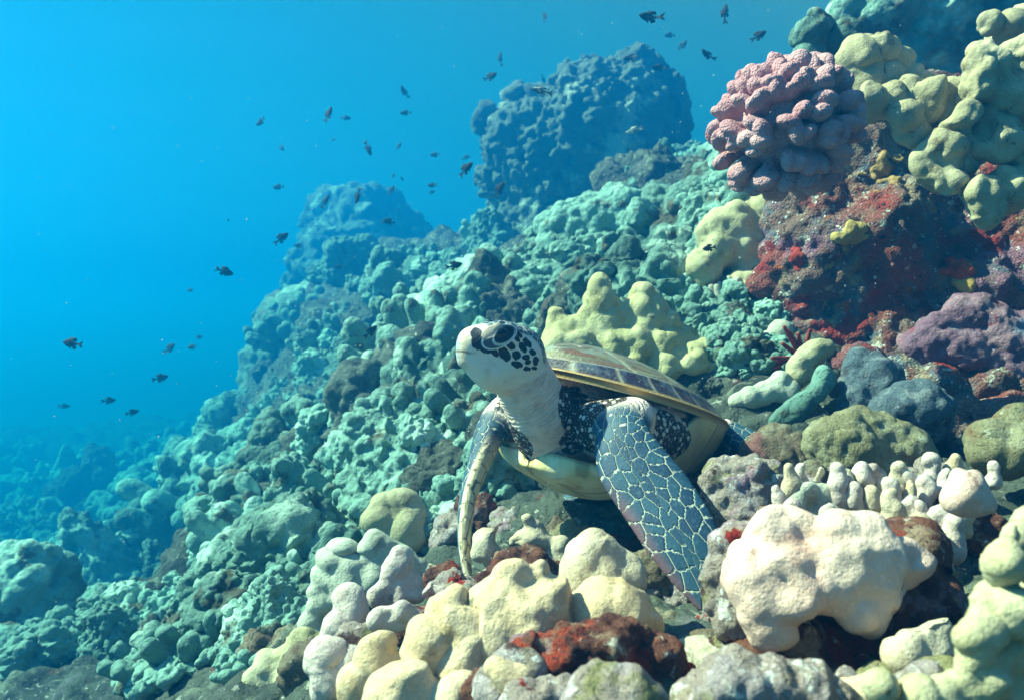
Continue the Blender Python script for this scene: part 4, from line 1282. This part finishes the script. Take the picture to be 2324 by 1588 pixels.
    n1 = T.bump(T.math('MULTIPLY', T.noise(pos, 120, 3, .6), W('w_fold')), .0022, 1.0, n1)
    sc = T.math('MULTIPLY', T.step(edge, .0, .10), T.math('MAXIMUM', W('w_flip'), W('w_vent')))
    n2 = T.bump(sc, .0016, 1.0, n1)
    n3 = T.bump(T.noise(pos, 300, 2, .5), .0006, 1.0, n2)
    return T.finish(col, n3, .62, .35)


def turtle():
    root = empty('green_turtle', tuple(np.round(tb(.25, 0, -.17), 4)), 'green sea turtle resting on coral with its head raised', 'turtle')
    rl = np.array(root.location)
    # ---- body: head, neck, trunk and four flippers in one skin
    k = .006
    F = Field(np.array([-.16, .98, -.50]), np.array([.62, 1.92, .10]), .0031, k)
    H = lambda c, r: F.ell(hd(*c), np.array(r) * .001, HM)
    H((-14, 0, 8), (56, 39, 41))
    H((24, 0, 12), (34, 30, 30))
    H((46, 0, 6), (27, 21, 25))
    H((63, 0, -4), (12, 11, 15))
    H((54, 0, 17), (20, 16, 17))
    H((34, 0, -20), (38, 22, 13))
    H((10, 0, -32), (46, 29, 20))
    H((-24, 0, -14), (46, 39, 36))
    H((-2, 0, -40), (44, 29, 27))
    for s in (1, -1):                       # brow and lids
        for a, b, ra in (((36, 22, 33), (22, 27, 41), 3.4), ((22, 27, 41), (5, 29, 41), 3.2), ((5, 29, 41), (-6, 33, 32), 2.8),
                         ((36, 23, 27), (24, 30, 17), 3.0), ((24, 30, 17), (6, 34, 18), 3.0), ((6, 34, 18), (-6, 34, 28), 2.8)):
            F.cap(hd(a[0], s * a[1], a[2]), hd(b[0], s * b[1], b[2]), ra * .001, ra * .001)
    nk = [(hd(-28, 0, -8), .040), (at(1196, 878, 1.325), .048), (at(1226, 935, 1.35), .054), (at(1250, 978, 1.385), .062), (tb(.10, .0, -.075), .078)]
    for (a, ra), (b, rb) in zip(nk[:-1], nk[1:]):
        F.cap(a, b, ra, rb)
    F.ell(tb(.24, 0, -.065), (.19, .145, .07), BM)
    F.ell(tb(.09, .10, -.075), (.075, .07, .055), BM)
    F.ell(tb(.09, -.10, -.085), (.07, .06, .055), BM)
    F.ell(tb(.15, .130, -.060), (.08, .05, .050), BM)
    F.ell(tb(.19, .135, -.045), (.07, .04, .042), BM)
    F.cap(tb(.11, .09, -.08), NEAR.P[6], .05, .034)
    F.cap(tb(.09, -.09, -.09), FARL.P[6], .05, .030)
    for L in LIMBS:
        L.add(F)
    V, Q = F.mesh()
    # ---- regions for the skin colours
    X, Y, Z = V[:, 0], V[:, 1], V[:, 2]
    loc = (V - HC) @ HM.T * 1000
    f, s, u = loc[:, 0], loc[:, 1], loc[:, 2]
    near_head = smooth(f, -78, -58) * (np.linalg.norm(V - HC, axis=1) < .11)
    pat = V * 60.0
    wf = np.zeros(len(V)); wv = np.zeros(len(V)); wl = np.zeros(len(V)); lim = np.full(len(V), .012)
    for li, L in enumerate(LIMBS):
        ix, a, n, e = L.local(X, Y, Z)
        d = L.sdf(X, Y, Z)
        me_ = (d < .008) & (d < lim)
        lim = np.where(me_, d, lim)
        w = L.w[ix]
        t = L.L[ix] / L.L[-1]
        g = np.clip(a / w, -1.2, 1.2)
        side = np.sign(g) * np.abs(g) ** .62
        cw = 2.7 if li < 2 else 2.4
        size = np.interp(t, [0, .15, .35, 1], [.010, .016, .026, .034]) if li < 2 else np.full(len(t), .018)
        cl = np.interp(L.L, L.L, np.concatenate([[0], np.cumsum(np.diff(L.L) / np.interp(L.L[1:] / L.L[-1], [0, .15, .35, 1], [.010, .016, .026, .034] if li < 2 else [.018] * 4))]))[ix]
        p_ = np.stack([cl + .35 * side ** 2, side * cw * w / np.interp(t, [0, .5, 1], [.030, .046, .040]) + li * 20 + np.where(n > 0, 0.0, 7.0), 0 * t], 1)
        pat = np.where(me_[:, None], p_, pat)
        root_in = smooth(t, .02, .12) if li < 2 else smooth(t, 0, .1)
        up_ = smooth(n / L.h[ix], -.35, .05)
        if li == 1:
            up_ = smooth(n / L.h[ix] - .25 * g, .15, .5)
            up_ = np.maximum(up_, 1 - smooth(t, .16, .32))
        wf = np.where(me_, root_in * up_, wf)
        wv = np.where(me_, root_in * (1 - up_), wv)
        if li == 0:
            wl = np.where(me_, smooth(-g, .55, .95) * smooth(t, .25, .5) + .6 * smooth(t, .9, 1), wl)
    br = np.zeros(len(V))
    for c, r in ((at(1172, 985, 1.36), .055), (at(1150, 950, 1.40), .04), (at(1312, 925, 1.33), .055), (at(1335, 985, 1.29), .05), (at(1285, 880, 1.36), .035), (at(1380, 905, 1.30), .04),
                 (at(1490, 985, 1.33), .05), (at(1540, 1000, 1.36), .05), (at(1300, 1000, 1.33), .03)):
        br = np.maximum(br, 1 - smooth(np.linalg.norm(V - c, axis=1), r * .55, r * 1.15))
    br *= (1 - near_head) * (1 - np.maximum(wf, wv))
    pale = near_head * smooth(f, -74, -60) * smooth(u + .55 * (f + 40), -46, -34)
    pale = np.maximum(pale, near_head * smooth(f, -30, -5) * smooth(u - .10 * f, -50, -42))
    X_ = 1140 - 1.267 * f + .557 * np.abs(s)
    Y_ = 800 - u / .718
    hside = np.stack([(X_ / .9078 - 1120) * 5.67 / 1000, (Y_ / .9078 - 780) * 5.67 / 1000, 0 * f], 1)
    na, nb_ = at(1150, 850, 1.30), at(1262, 1010, 1.39)
    neckd = (V - na) @ unit(nb_ - na)
    fold = (1 - np.maximum(wf, wv)) * (1 - .9 * pale)
    me = make_mesh('turtle_body', V - rl, Q)
    fattr(me, 'pat', pat)
    fattr(me, 'rest', V)
    fattr(me, 'hside', hside)
    fattr(me, 'neckd', neckd)
    for nme, dat in (('w_flip', wf), ('w_vent', wv), ('w_lead', wl), ('w_brown', br), ('w_pale', pale), ('w_fold', fold)):
        fattr(me, nme, np.clip(dat, 0, 1))
    link('body', me, skin_material(), root)
    # ---- eyes
    Te = NT('turtle_eye')
    lp = T_ = Te.attr('iris', 'Fac')
    ec = Te.mix(Te.step(lp, .52, .58), (.004, .004, .006), (.035, .040, .060))
    ec = Te.mix(Te.step(lp, .86, .95), ec, (.012, .012, .016))
    em = Te.finish(ec, None, .08, .6)
    for sg in (1, -1):
        n1, n2 = 28, 40
        th, ph = np.meshgrid(np.linspace(0, math.pi, n1), np.linspace(0, 2 * math.pi, n2, endpoint=False), indexing='ij')
        look = unit(.30 * HF + sg * .95 * HS + .05 * HU)
        e1 = unit(np.cross(look, HU))
        e2 = np.cross(e1, look)
        r = .0132
        Ve = r * (np.cos(th).ravel()[:, None] * look + (np.sin(th) * np.cos(ph)).ravel()[:, None] * e1 * 1.1 + (np.sin(th) * np.sin(ph)).ravel()[:, None] * e2)
        ii = np.arange((n1 - 1) * n2)
        a_, b_ = ii // n2, ii % n2
        Qe = np.stack([a_ * n2 + b_, (a_ + 1) * n2 + b_, (a_ + 1) * n2 + (b_ + 1) % n2, a_ * n2 + (b_ + 1) % n2], 1)
        mee = make_mesh('turtle_eye', Ve, Qe)
        fattr(mee, 'iris', np.clip(th.ravel() / .95, 0, 1))
        link('eye', mee, em, root, hd(16, sg * 27.5, 29.5) - rl)
    # ---- upper shell
    wid = lambda t: .205 * np.clip(np.sin(np.pi * np.clip(t, 0, 1) ** .86), 0, 1) ** .62 * (1 - .12 * t) + .0001
    nt, nq = 220, 180
    t1 = (1 - np.cos(np.linspace(0, math.pi, nt))) / 2
    q1 = np.sin(np.linspace(-math.pi / 2, math.pi / 2, nq))
    Tt, Qq = np.meshgrid(t1, q1, indexing='ij')
    t, q = Tt.ravel(), Qq.ravel()
    aq = np.abs(q)
    dome = .068 * np.clip(np.sin(np.pi * np.clip(.06 + t * .94, 0, 1) ** .62), 0, 1) ** .75
    scal = 1 + .015 * np.abs(np.sin(t * 11 * math.pi)) * smooth(aq, .8, 1) * smooth(t, .3, .7)
    wq = q * wid(t) * scal
    z = dome * (1 - aq ** 2.3) - .016 * smooth(t, .6, 1) * aq
    z += .004 * np.exp(-((aq - .80) / .05) ** 2) + .005 * np.exp(-(q / .05) ** 2) * smooth(t, .1, .3)
    # scute seams
    vb = [.06, .24, .42, .60, .77, .90]
    cb = [.14, .33, .52, .70, .85]
    zig = .30 + .05 * np.abs(((t * 5.6) % 1) - .5) * 2
    line = np.exp(-((aq - zig) / .012) ** 2) * (aq < .7) * (t > .05)
    for b in vb:
        line = np.maximum(line, np.exp(-((t - b - .02 * aq) / .006) ** 2) * (aq < zig))
    for b in cb:
        line = np.maximum(line, np.exp(-((t - b - .05 * (aq - .3)) / .006) ** 2) * (aq > zig) * (aq < .8))
    line = np.maximum(line, np.exp(-((aq - .80) / .012) ** 2))
    mar = np.exp(-(((t * 11 + .3) % 1 - .5) / .055) ** 2) * (aq > .8)
    z -= .0022 * line
    Vt = NUCHAL[None] - (t * SL)[:, None] * TF + wq[:, None] * TS + z[:, None] * TU
    cen = np.stack([np.floor(t * 5.5), np.floor(aq * 2.2) * np.sign(q), 0 * t], 1)
    ctr = np.stack([(np.floor(t * 5.5) + .85) / 5.5 * SL, wid(t) * np.sign(q) * (np.floor(aq * 2.2) + .5) / 2.2], 1)
    dxy = np.stack([t * SL, wq], 1) - ctr
    ang = np.arctan2(dxy[:, 1], dxy[:, 0])
    stre = fbm(np.stack([ang * 5, np.linalg.norm(dxy, axis=1) * 10, cen[:, 0] * 3.3 + cen[:, 1]], 1), 4, 91)
    alg = fbm(np.stack([t * 14, q * 6, 0 * t], 1), 4, 95)
    C = np.array([.15, .125, .08]) + 0 * t[:, None]
    mixc = lambda C, c, w: C + (np.array(c) - C) * np.clip(w, 0, 1)[:, None]
    C = mixc(C, (.06, .055, .05), smooth(stre, -.05, .35) * .9)
    C = mixc(C, (.22, .19, .11), smooth(-stre, .05, .4) * .9)
    C = mixc(C, (.20, .24, .20), smooth(alg, .1, .5) * .7)
    rim = smooth(aq, .78, .82)
    C = mixc(C, (.030, .022, .045), rim * .95)
    C = mixc(C, (.10, .12, .17), rim * smooth(.96 - aq, 0, .1) * smooth(fbm(np.stack([t * 60, aq * 9, 0 * t], 1), 3, 97), -.1, .3) * .8)
    C = mixc(C, (.30, .10, .05), smooth(.45 - t, 0, .3) * smooth(aq, .25, .6) * (aq < .76) * smooth(stre, .05, .35) * .6)
    C = mixc(C, (.60, .54, .38), np.maximum(line * .45, mar * .6))
    C = mixc(C, (.50, .30, .11), smooth(aq, .955, .985))
    off = NUCHAL - (t * SL)[:, None] * TF + (wq * .97)[:, None] * TS + (z - .012)[:, None] * TU
    Vall = np.concatenate([Vt, off])
    ii = np.arange((nt - 1) * (nq - 1))
    b0 = ii // (nq - 1) * nq + ii % (nq - 1)
    Qt = np.stack([b0, b0 + nq, b0 + nq + 1, b0 + 1], 1)
    m = nt * nq

    def rimq(e, flip):
        qd = np.stack([e[:-1], e[1:], e[1:] + m, e[:-1] + m], 1)
        return qd[:, ::-1] if flip else qd
    E0, E1 = np.arange(nt) * nq, np.arange(nt) * nq + nq - 1
    Qall = np.concatenate([Qt[:, ::-1] * 1, Qt + m, rimq(E0, True), rimq(E1, False)])
    mec = make_mesh('turtle_shell', Vall - rl, Qall)
    cattr(mec, np.concatenate([C, C * 0 + np.array([.42, .27, .11])]))
    fattr(mec, 'rest', Vall)
    Ts = NT('turtle_shell')
    pc = Ts.attr('paint', 'Color')
    p3 = Ts.attr('rest')
    pc = Ts.mix(Ts.math('MULTIPLY', Ts.step(Ts.noise(p3, 130, 4, .65), .5, .7), .45), pc, (.24, .24, .17))
    link('upper_shell', mec, Ts.finish(pc, Ts.bump(Ts.noise(p3, 220, 4, .6), .0012), .42, .4), root)
    # ---- lower shell
    nt, nq = 160, 160
    t1 = .022 + .963 * np.linspace(0, 1, nt) ** 1.25
    q1 = np.sin(np.linspace(-math.pi / 2, math.pi / 2, nq))
    Tt, Qq = np.meshgrid(t1, q1, indexing='ij')
    t, q = Tt.ravel(), Qq.ravel()
    aq = np.abs(q)
    br_ = smooth(t, .30, .46)
    hw = np.minimum(wid(t) * (.86 + .115 * br_), .150 + .08 * br_)
    hw = np.where(t < .2, np.interp(.2, [0, 1], [0, 1]) * 0 + .146 * np.sqrt(np.clip(1 - np.abs((.2 - t) / .18) ** 2.4, .0004, 1)), hw)
    edge_z = -.148 + (.136) * smooth(t, .26, .42) - .012 * smooth(t, .6, 1)
    mid_z = np.interp(t, [0, .06, .25, .5, .75, 1], [-.165, -.182, -.202, -.185, -.135, -.035])
    z = edge_z + (np.minimum(mid_z, edge_z) - edge_z) * (1 - aq ** 2.6) ** .75
    y = q * hw
    Vp = NUCHAL[None] - (t * SL)[:, None] * TF + y[:, None] * TS + z[:, None] * TU
    ln = np.exp(-(y / .0016) ** 2)
    for b, sl_ in ((.15, .06), (.32, -.05), (.50, .03), (.66, .0), (.82, -.05)):
        ln = np.maximum(ln, np.exp(-((t - b - sl_ * aq) / .0045) ** 2))
    ln = np.maximum(ln, np.exp(-((aq - .70 - .06 * np.sin(t * 25)) / .02) ** 2) * br_)
    dirt = fbm(np.stack([t * 16, y * 40, 0 * t], 1), 4, 55)
    C = np.array([.70, .56, .27]) + 0 * t[:, None]
    C = mixc(C, (.80, .70, .45), smooth(dirt, .0, .5))
    C = mixc(C, (.34, .23, .09), smooth(-dirt, .2, .55) * .8)
    C = mixc(C, (.42, .26, .09), br_ * smooth(dirt, -.1, .4) * .6)
    C = mixc(C, (.14, .10, .07), ln * .85)
    Vi = Vp + (TU * .010)[None] + (-np.sign(q) * .003)[:, None] * TS
    ii = np.arange((nt - 1) * (nq - 1))
    b0 = ii // (nq - 1) * nq + ii % (nq - 1)
    Qt = np.stack([b0, b0 + nq, b0 + nq + 1, b0 + 1], 1)
    m = nt * nq
    ed = [np.arange(nt) * nq, np.arange(nt) * nq + nq - 1, np.arange(nq), np.arange(nq) + (nt - 1) * nq]
    Qall = np.concatenate([Qt, Qt[:, ::-1] + m] + [np.stack([e[:-1], e[1:], e[1:] + m, e[:-1] + m], 1) for e in ed])
    Vall = np.concatenate([Vp, Vi])
    mep = make_mesh('turtle_belly', Vall - rl, Qall)
    cattr(mep, np.concatenate([C, C]))
    fattr(mep, 'rest', Vall)
    Tp = NT('turtle_belly')
    pc = Tp.attr('paint', 'Color')
    p3 = Tp.attr('rest')
    pc = Tp.mix(Tp.math('MULTIPLY', Tp.step(Tp.noise(p3, 90, 5, .65), .54, .7), .5), pc, (.36, .27, .13))
    link('lower_shell', mep, Tp.finish(pc, Tp.bump(Tp.noise(p3, 160, 4, .6), .0012), .45, .35), root)


turtle()
# ------------------------------------------------------------------ fish
def fish_mesh(name, deep=.40, bend=0.0):
    """damselfish, 1 m long along +X, deep body, forked tail, fins; scaled on use"""
    pr = []
    V, Q = [], []
    n1, n2 = 26, 20
    xs = np.linspace(0, 1, n1)
    prof = np.interp(xs, [0, .04, .12, .28, .45, .62, .78, .86, 1], [.01, .09, .22, .38, .42, .34, .16, .11, .10]) * deep / .42
    thick = np.interp(xs, [0, .04, .2, .4, .7, .9, 1], [.01, .06, .13, .14, .08, .03, .02])
    for i in range(n1):
        for j in range(n2):
            a = j / n2 * 2 * math.pi
            V.append((.5 - xs[i] * .8, math.cos(a) * thick[i] * .5, math.sin(a) * prof[i] * .5 - .01 * math.sin(xs[i] * 3)))
    for i in range(n1 - 1):
        for j in range(n2):
            Q.append((i * n2 + j, i * n2 + (j + 1) % n2, (i + 1) * n2 + (j + 1) % n2, (i + 1) * n2 + j))
    fins = [[(-.26, .045), (-.50, .16), (-.42, .0), (-.30, .0)], [(-.26, -.045), (-.50, -.16), (-.42, .0), (-.30, .0)],
            [(.22, .15 * deep / .4), (.10, .30 * deep / .4), (-.18, .26 * deep / .4), (-.20, .09)], [(.02, -.16 * deep / .4), (-.06, -.30 * deep / .4), (-.20, -.24 * deep / .4), (-.18, -.08)],
            [(.20, -.15 * deep / .4), (.10, -.30 * deep / .4), (.06, -.27 * deep / .4), (.12, -.15 * deep / .4)]]
    for f in fins:
        b = len(V)
        for s in (1, -1):
            for (x, z) in f:
                V.append((x, s * .012 * (1 if abs(z) < .17 else .3), z))
        Q += [(b, b + 1, b + 2, b + 3), (b + 7, b + 6, b + 5, b + 4)]
        for q in range(4):
            Q.append((b + q, b + 4 + q, b + 4 + (q + 1) % 4, b + (q + 1) % 4))
    for s in (1, -1):
        b = len(V)
        V += [(.20, s * .07, .0), (.05, s * .13, -.05), (.05, s * .12, -.10), (.17, s * .07, -.05)]
        Q.append((b, b + 1, b + 2, b + 3))
    V = np.array(V)
    V[:, 1] += bend * np.clip(.15 - V[:, 0], 0, 1) ** 2
    return make_mesh(name, V, np.array(Q))


M_FISH = layered('damselfish_skin', (.020, .022, .028), [((.05, .05, .05), 12, 3, .5, .65)], [])
M_FISH2 = layered('striped_fish_skin', (.10, .12, .12), [((.42, .42, .36), 30, 2, .5, .58)], [])
FMS = [fish_mesh('damselfish', dp, bd) for dp, bd in ((.36, 0), (.33, .5), (.39, -.6), (.35, .9))]
for m_ in FMS:
    m_.materials.append(M_FISH)
FS = fish_mesh('slender_fish', .26)
FS.materials.append(M_FISH)
# u, v, length px, tilt (deg, head up positive), faces (1 right, -1 left), yaw towards camera, kind, words
FISH = [
    (1476, 40, 52, 8, -1, 10, 0, 'dark plump damselfish near the top edge above the tall boulder'),
    (1237, 40, 28, 70, -1, 50, 0, 'small dark damselfish swimming head up at the top edge, left of the plump one'),
    (1520, 80, 24, 0, -1, 10, 0, 'tiny dark damselfish just under the plump one at the top edge'),
    (1549, 104, 26, 50, 1, 20, 0, 'small dark damselfish tilted nose up right of the tall boulder top'),
    (1605, 126, 36, 35, -1, 25, 0, 'dark damselfish with ragged fins right of the tall boulder top'),
    (1644, 30, 38, 78, 1, 40, 0, 'dark damselfish swimming steeply upwards at the top edge, nearest the cliff'),
    (1721, 82, 38, 30, 1, 10, 0, 'dark damselfish climbing to the right above the pink coral'),
    (1134, 133, 28, 78, 1, 45, 0, 'slim dark damselfish standing upright left of the tall boulder'),
    (1113, 175, 32, 28, 1, 15, 0, 'dark damselfish with raised tail below the upright one'),
    (917, 210, 30, 62, -1, 40, 0, 'dark damselfish rising steeply in open blue water'),
    (921, 257, 26, 0, -1, 5, 0, 'small level damselfish under the steeply rising one'),
    (745, 260, 36, 58, 1, 30, 0, 'largest damselfish of the upper left group, nose up'),
    (785, 268, 22, 0, 1, 20, 0, 'small level damselfish beside the largest one of the upper left group'),
    (593, 277, 28, -28, -1, 10, 0, 'dark damselfish nosing down, farthest left of the upper group'),
    (638, 335, 22, -40, 1, 20, 0, 'small damselfish nosing down below the farthest left one'),
    (835, 337, 36, -65, 1, 10, 1, 'slender fish diving steeply in the middle of the shoal'),
    (905, 333, 20, 50, 1, 30, 0, 'tiny damselfish nose up right of the steeply diving slender fish'),
    (756, 318, 12, 20, 1, 20, 0, 'very tiny faint fish under the upper left group'),
    (988, 352, 24, 0, -1, 5, 0, 'small level damselfish left of the biggest shoal fish'),
    (1057, 358, 20, 20, 1, 10, 0, 'small damselfish right above the biggest shoal fish'),
    (1056, 384, 42, 38, 1, 15, 0, 'biggest dark shoal fish left of the tall boulder, nose up'),
    (632, 425, 26, -4, -1, 5, 0, 'small level damselfish alone left of the faint boulder top'),
    (812, 445, 36, -72, -1, 20, 1, 'slender fish hanging upright just above the faint boulder'),
    (888, 432, 24, 50, 1, 25, 0, 'small nose-up damselfish above the faint boulder'),
    (893, 400, 12, 70, 1, 20, 0, 'very tiny faint fish over the nose-up damselfish'),
    (912, 406, 11, -50, 1, 20, 0, 'speck-sized fish right of the very tiny faint one'),
    (982, 421, 24, 0, -1, 10, 0, 'small level damselfish right of the faint boulder top'),
    (980, 437, 16, 20, 1, 10, 0, 'tiny damselfish tucked under the level one right of the faint boulder'),
    (738, 458, 34, 60, 1, 10, 1, 'pale slender fish nose up at the left of the faint boulder top'),
    (883, 503, 28, 10, -1, 10, 0, 'dark damselfish in front of the faint boulder'),
    (870, 505, 16, -10, 1, 10, 0, 'small damselfish touching the dark one in front of the faint boulder'),
    (638, 541, 38, 38, 1, 15, 0, 'dark damselfish with trailing fins left of the faint boulder'),
    (678, 558, 22, 5, -1, 5, 0, 'small damselfish beside the one with trailing fins'),
    (518, 500, 9, 70, 1, 10, 0, 'speck-sized fish alone in open water at the left'),
    (509, 616, 40, -18, 1, 8, 0, 'dark damselfish nosing down in open water left of the reef wall'),
    (431, 659, 17, 10, 1, 20, 0, 'tiny round fish below the nosing-down damselfish'),
    (1030, 603, 38, 15, 1, 10, 0, 'dark damselfish hovering over the knobbly bank behind the turtle head'),
    (1132, 430, 40, 50, 1, 20, 0, 'dim damselfish on the shaded left flank of the tall boulder'),
    (1440, 296, 40, -15, -1, 5, 2, 'pale striped fish in front of the tall boulder'),
    (1432, 132, 34, 0, -1, 5, 0, 'dark damselfish skimming the flat top of the tall boulder'),
    (1495, 155, 32, 5, -1, 15, 0, 'dark damselfish at the right shoulder of the tall boulder'),
    (1230, 207, 48, 12, -1, 5, 2, 'pale striped fish over the left ledge of the tall boulder'),
    (1233, 180, 20, -65, 1, 20, 1, 'faint slender fish hanging left of the tall boulder top'),
    (165, 779, 48, 8, -1, 10, 0, 'dark level damselfish farthest left in the blue'),
    (386, 790, 32, 38, 1, 25, 0, 'plump dark damselfish nose up in the left water'),
    (437, 787, 24, -5, -1, 10, 0, 'small level damselfish right of the plump nose-up one'),
    (451, 765, 16, 15, 1, 10, 0, 'tiny damselfish above the small level one in the left water'),
    (364, 857, 33, 15, 1, 10, 0, 'damselfish drifting below the plump nose-up one'),
    (247, 908, 28, 5, 1, 10, 0, 'dim damselfish low in the left water'),
    (145, 921, 24, 0, 1, 30, 0, 'round dark damselfish lowest at the far left'),
    (300, 935, 28, 15, 1, 30, 0, 'round dark damselfish lowest above the deep slope'),
    (618, 838, 12, -80, 1, 30, 0, 'tiny dark fish before the hazy reef wall'),
    (770, 606, 24, -5, -1, 10, 0, 'dim damselfish on the lower face of the faint boulder'),
    (842, 577, 16, 0, -1, 10, 0, 'tiny dim damselfish in the middle of the faint boulder'),
    (1003, 568, 13, -40, 1, 10, 0, 'tiny fish in the blue gap between the two boulders'),
    (414, 1445, 30, -35, 1, 35, 0, 'dark damselfish over the dim green mound at the lower left'),
    (1610, 563, 32, -10, -1, 10, 0, 'dark green fish resting against the pale yellow coral by the cliff'),
    (842, 752, 36, 45, 1, 20, 0, 'dark fish with a pale tail beside the upright coral head'),
]
frng = random.Random(9)
for (u, v, L, tilt, face, yaw, kind, words) in FISH:
    me = frng.choice(FMS) if kind == 0 else FS
    size = .075 + .02 * frng.random()
    dd = min(max(size * FD / L, 2.0), 7.5)
    if L < 14:
        dd = 7.0
    if 1590 < u < 1630 and v > 500:
        dd = 2.1
    if (u, v) == (414, 1445):
        dd = 2.7
    if (u, v) == (842, 752):
        dd = 2.6
    if (u, v) == (1030, 603):
        dd = 2.9
    sz = L / FD * dd
    o = bpy.data.objects.new('damselfish' if kind == 0 else 'slender_fish' if kind == 1 else 'striped_fish', me)
    COL.objects.link(o)
    o.location = at(u, v, dd)
    o.scale = (sz * 1.08,) * 3
    yw = R(yaw * frng.choice((-1, 1)))
    if face > 0:
        o.rotation_euler = (0, -R(tilt), yw)
    else:
        o.rotation_euler = (0, -R(tilt), math.pi + yw)
    if kind == 2:
        o.material_slots[0].link = 'OBJECT'
        o.material_slots[0].material = M_FISH2
    tag(o, words, 'fish', 'fish shoaling over the reef')
# ------------------------------------------------------------------ water surface overhead and the water itself
def water_surface():
    n = 260
    x = np.sign(np.linspace(-1, 1, n)) * np.abs(np.linspace(-1, 1, n)) ** 2.5 * 900
    X, Y = np.meshgrid(x, x + 20, indexing='ij')
    V = np.stack([X.ravel(), Y.ravel(), np.zeros(n * n)], 1)
    V[:, 2] = 6.0 + .04 * fbm(V * np.array([.3, .5, 1]), 4, 77)
    i = np.arange((n - 1) * (n - 1))
    i = i // (n - 1) * n + i % (n - 1)
    Q = np.stack([i, i + 1, i + n + 1, i + n], 1)
    T = NT('water_skin')
    tr = T.n('BsdfTransparent')
    gl = T.n('BsdfGlossy')
    gl.inputs['Roughness'].default_value = .35
    gl.inputs['Color'].default_value = (.9, .95, 1, 1)
    nz = T.bump(T.noise(T.pos(), .9, 3, .5), .012)
    T.l(nz, gl.inputs['Normal'])
    lw = T.n('LayerWeight')
    lw.inputs['Blend'].default_value = .5
    T.l(nz, lw.inputs['Normal'])
    mx = T.n('MixShader')
    T.l(T.math('MULTIPLY', T.step(lw.outputs['Facing'], .40, .50), .96), mx.inputs[0])
    T.l(tr.outputs[0], mx.inputs[1])
    T.l(gl.outputs[0], mx.inputs[2])
    T.l(mx.outputs[0], T.out.inputs['Surface'])
    o = link('water_surface', make_mesh('water_surface', V, Q), T.m)
    tag(o, 'rippled water surface seen from below', kind='structure')


water_surface()


def water_volume():
    lo, hi = np.array([-45, -8, -6.0]), np.array([45, 60, 2.95])
    V = np.array([[(lo, hi)[a][0], (lo, hi)[b][1], (lo, hi)[c][2]] for a in (0, 1) for b in (0, 1) for c in (0, 1)])
    Q = np.array([(0, 1, 3, 2), (4, 6, 7, 5), (0, 4, 5, 1), (2, 3, 7, 6), (0, 2, 6, 4), (1, 5, 7, 3)])
    T = NT('water_haze')
    pv = T.n('VolumePrincipled')
    pv.inputs['Color'].default_value = HAZE_COL
    pv.inputs['Absorption Color'].default_value = HAZE_ABS
    pv.inputs['Density'].default_value = HAZE_DEN
    pv.inputs['Anisotropy'].default_value = HAZE_G
    T.l(pv.outputs[0], T.out.inputs['Volume'])
    o = link('haze', make_mesh('haze', V, Q, False), T.m)
    tag(o, 'clear blue sea water all around the reef', kind='stuff')


HAZE_COL = (.001, .142, .452, 1)
HAZE_ABS = (.0, .51, .895, 1)
HAZE_DEN = .175
HAZE_G = .45
water_volume()


def particles():
    rng = np.random.default_rng(50)
    V, Q = [], []
    o8 = np.array([(1, 0, 0), (0, 1, 0), (-1, 0, 0), (0, -1, 0), (0, 0, 1), (0, 0, -1)], float)
    fc = [(0, 1, 4, 4), (1, 2, 4, 4), (2, 3, 4, 4), (3, 0, 4, 4), (1, 0, 5, 5), (2, 1, 5, 5), (3, 2, 5, 5), (0, 3, 5, 5)]
    T3 = []
    for i in range(520):
        d = .7 + 4.5 * rng.random() ** 1.4
        p = np.array([rng.uniform(-.66, .5) * d, d, rng.uniform(-.4, .46) * d])
        if p[2] < ground(p[0], p[1])[0] + .12:
            continue
        b = len(V)
        V += list(p + o8 * rng.uniform(.5, 1.0) * .00095 * (.6 + .4 * d))
        T3 += [(b + f[0], b + f[1], b + f[2]) for f in fc]
    m = layered('drifting_particles', (.7, .7, .66), [], [])
    o = link('drifting_particles', make_mesh('drifting_particles', np.array(V), np.array(T3)), m)
    tag(o, 'tiny pale specks drifting in the water', kind='stuff')


particles()
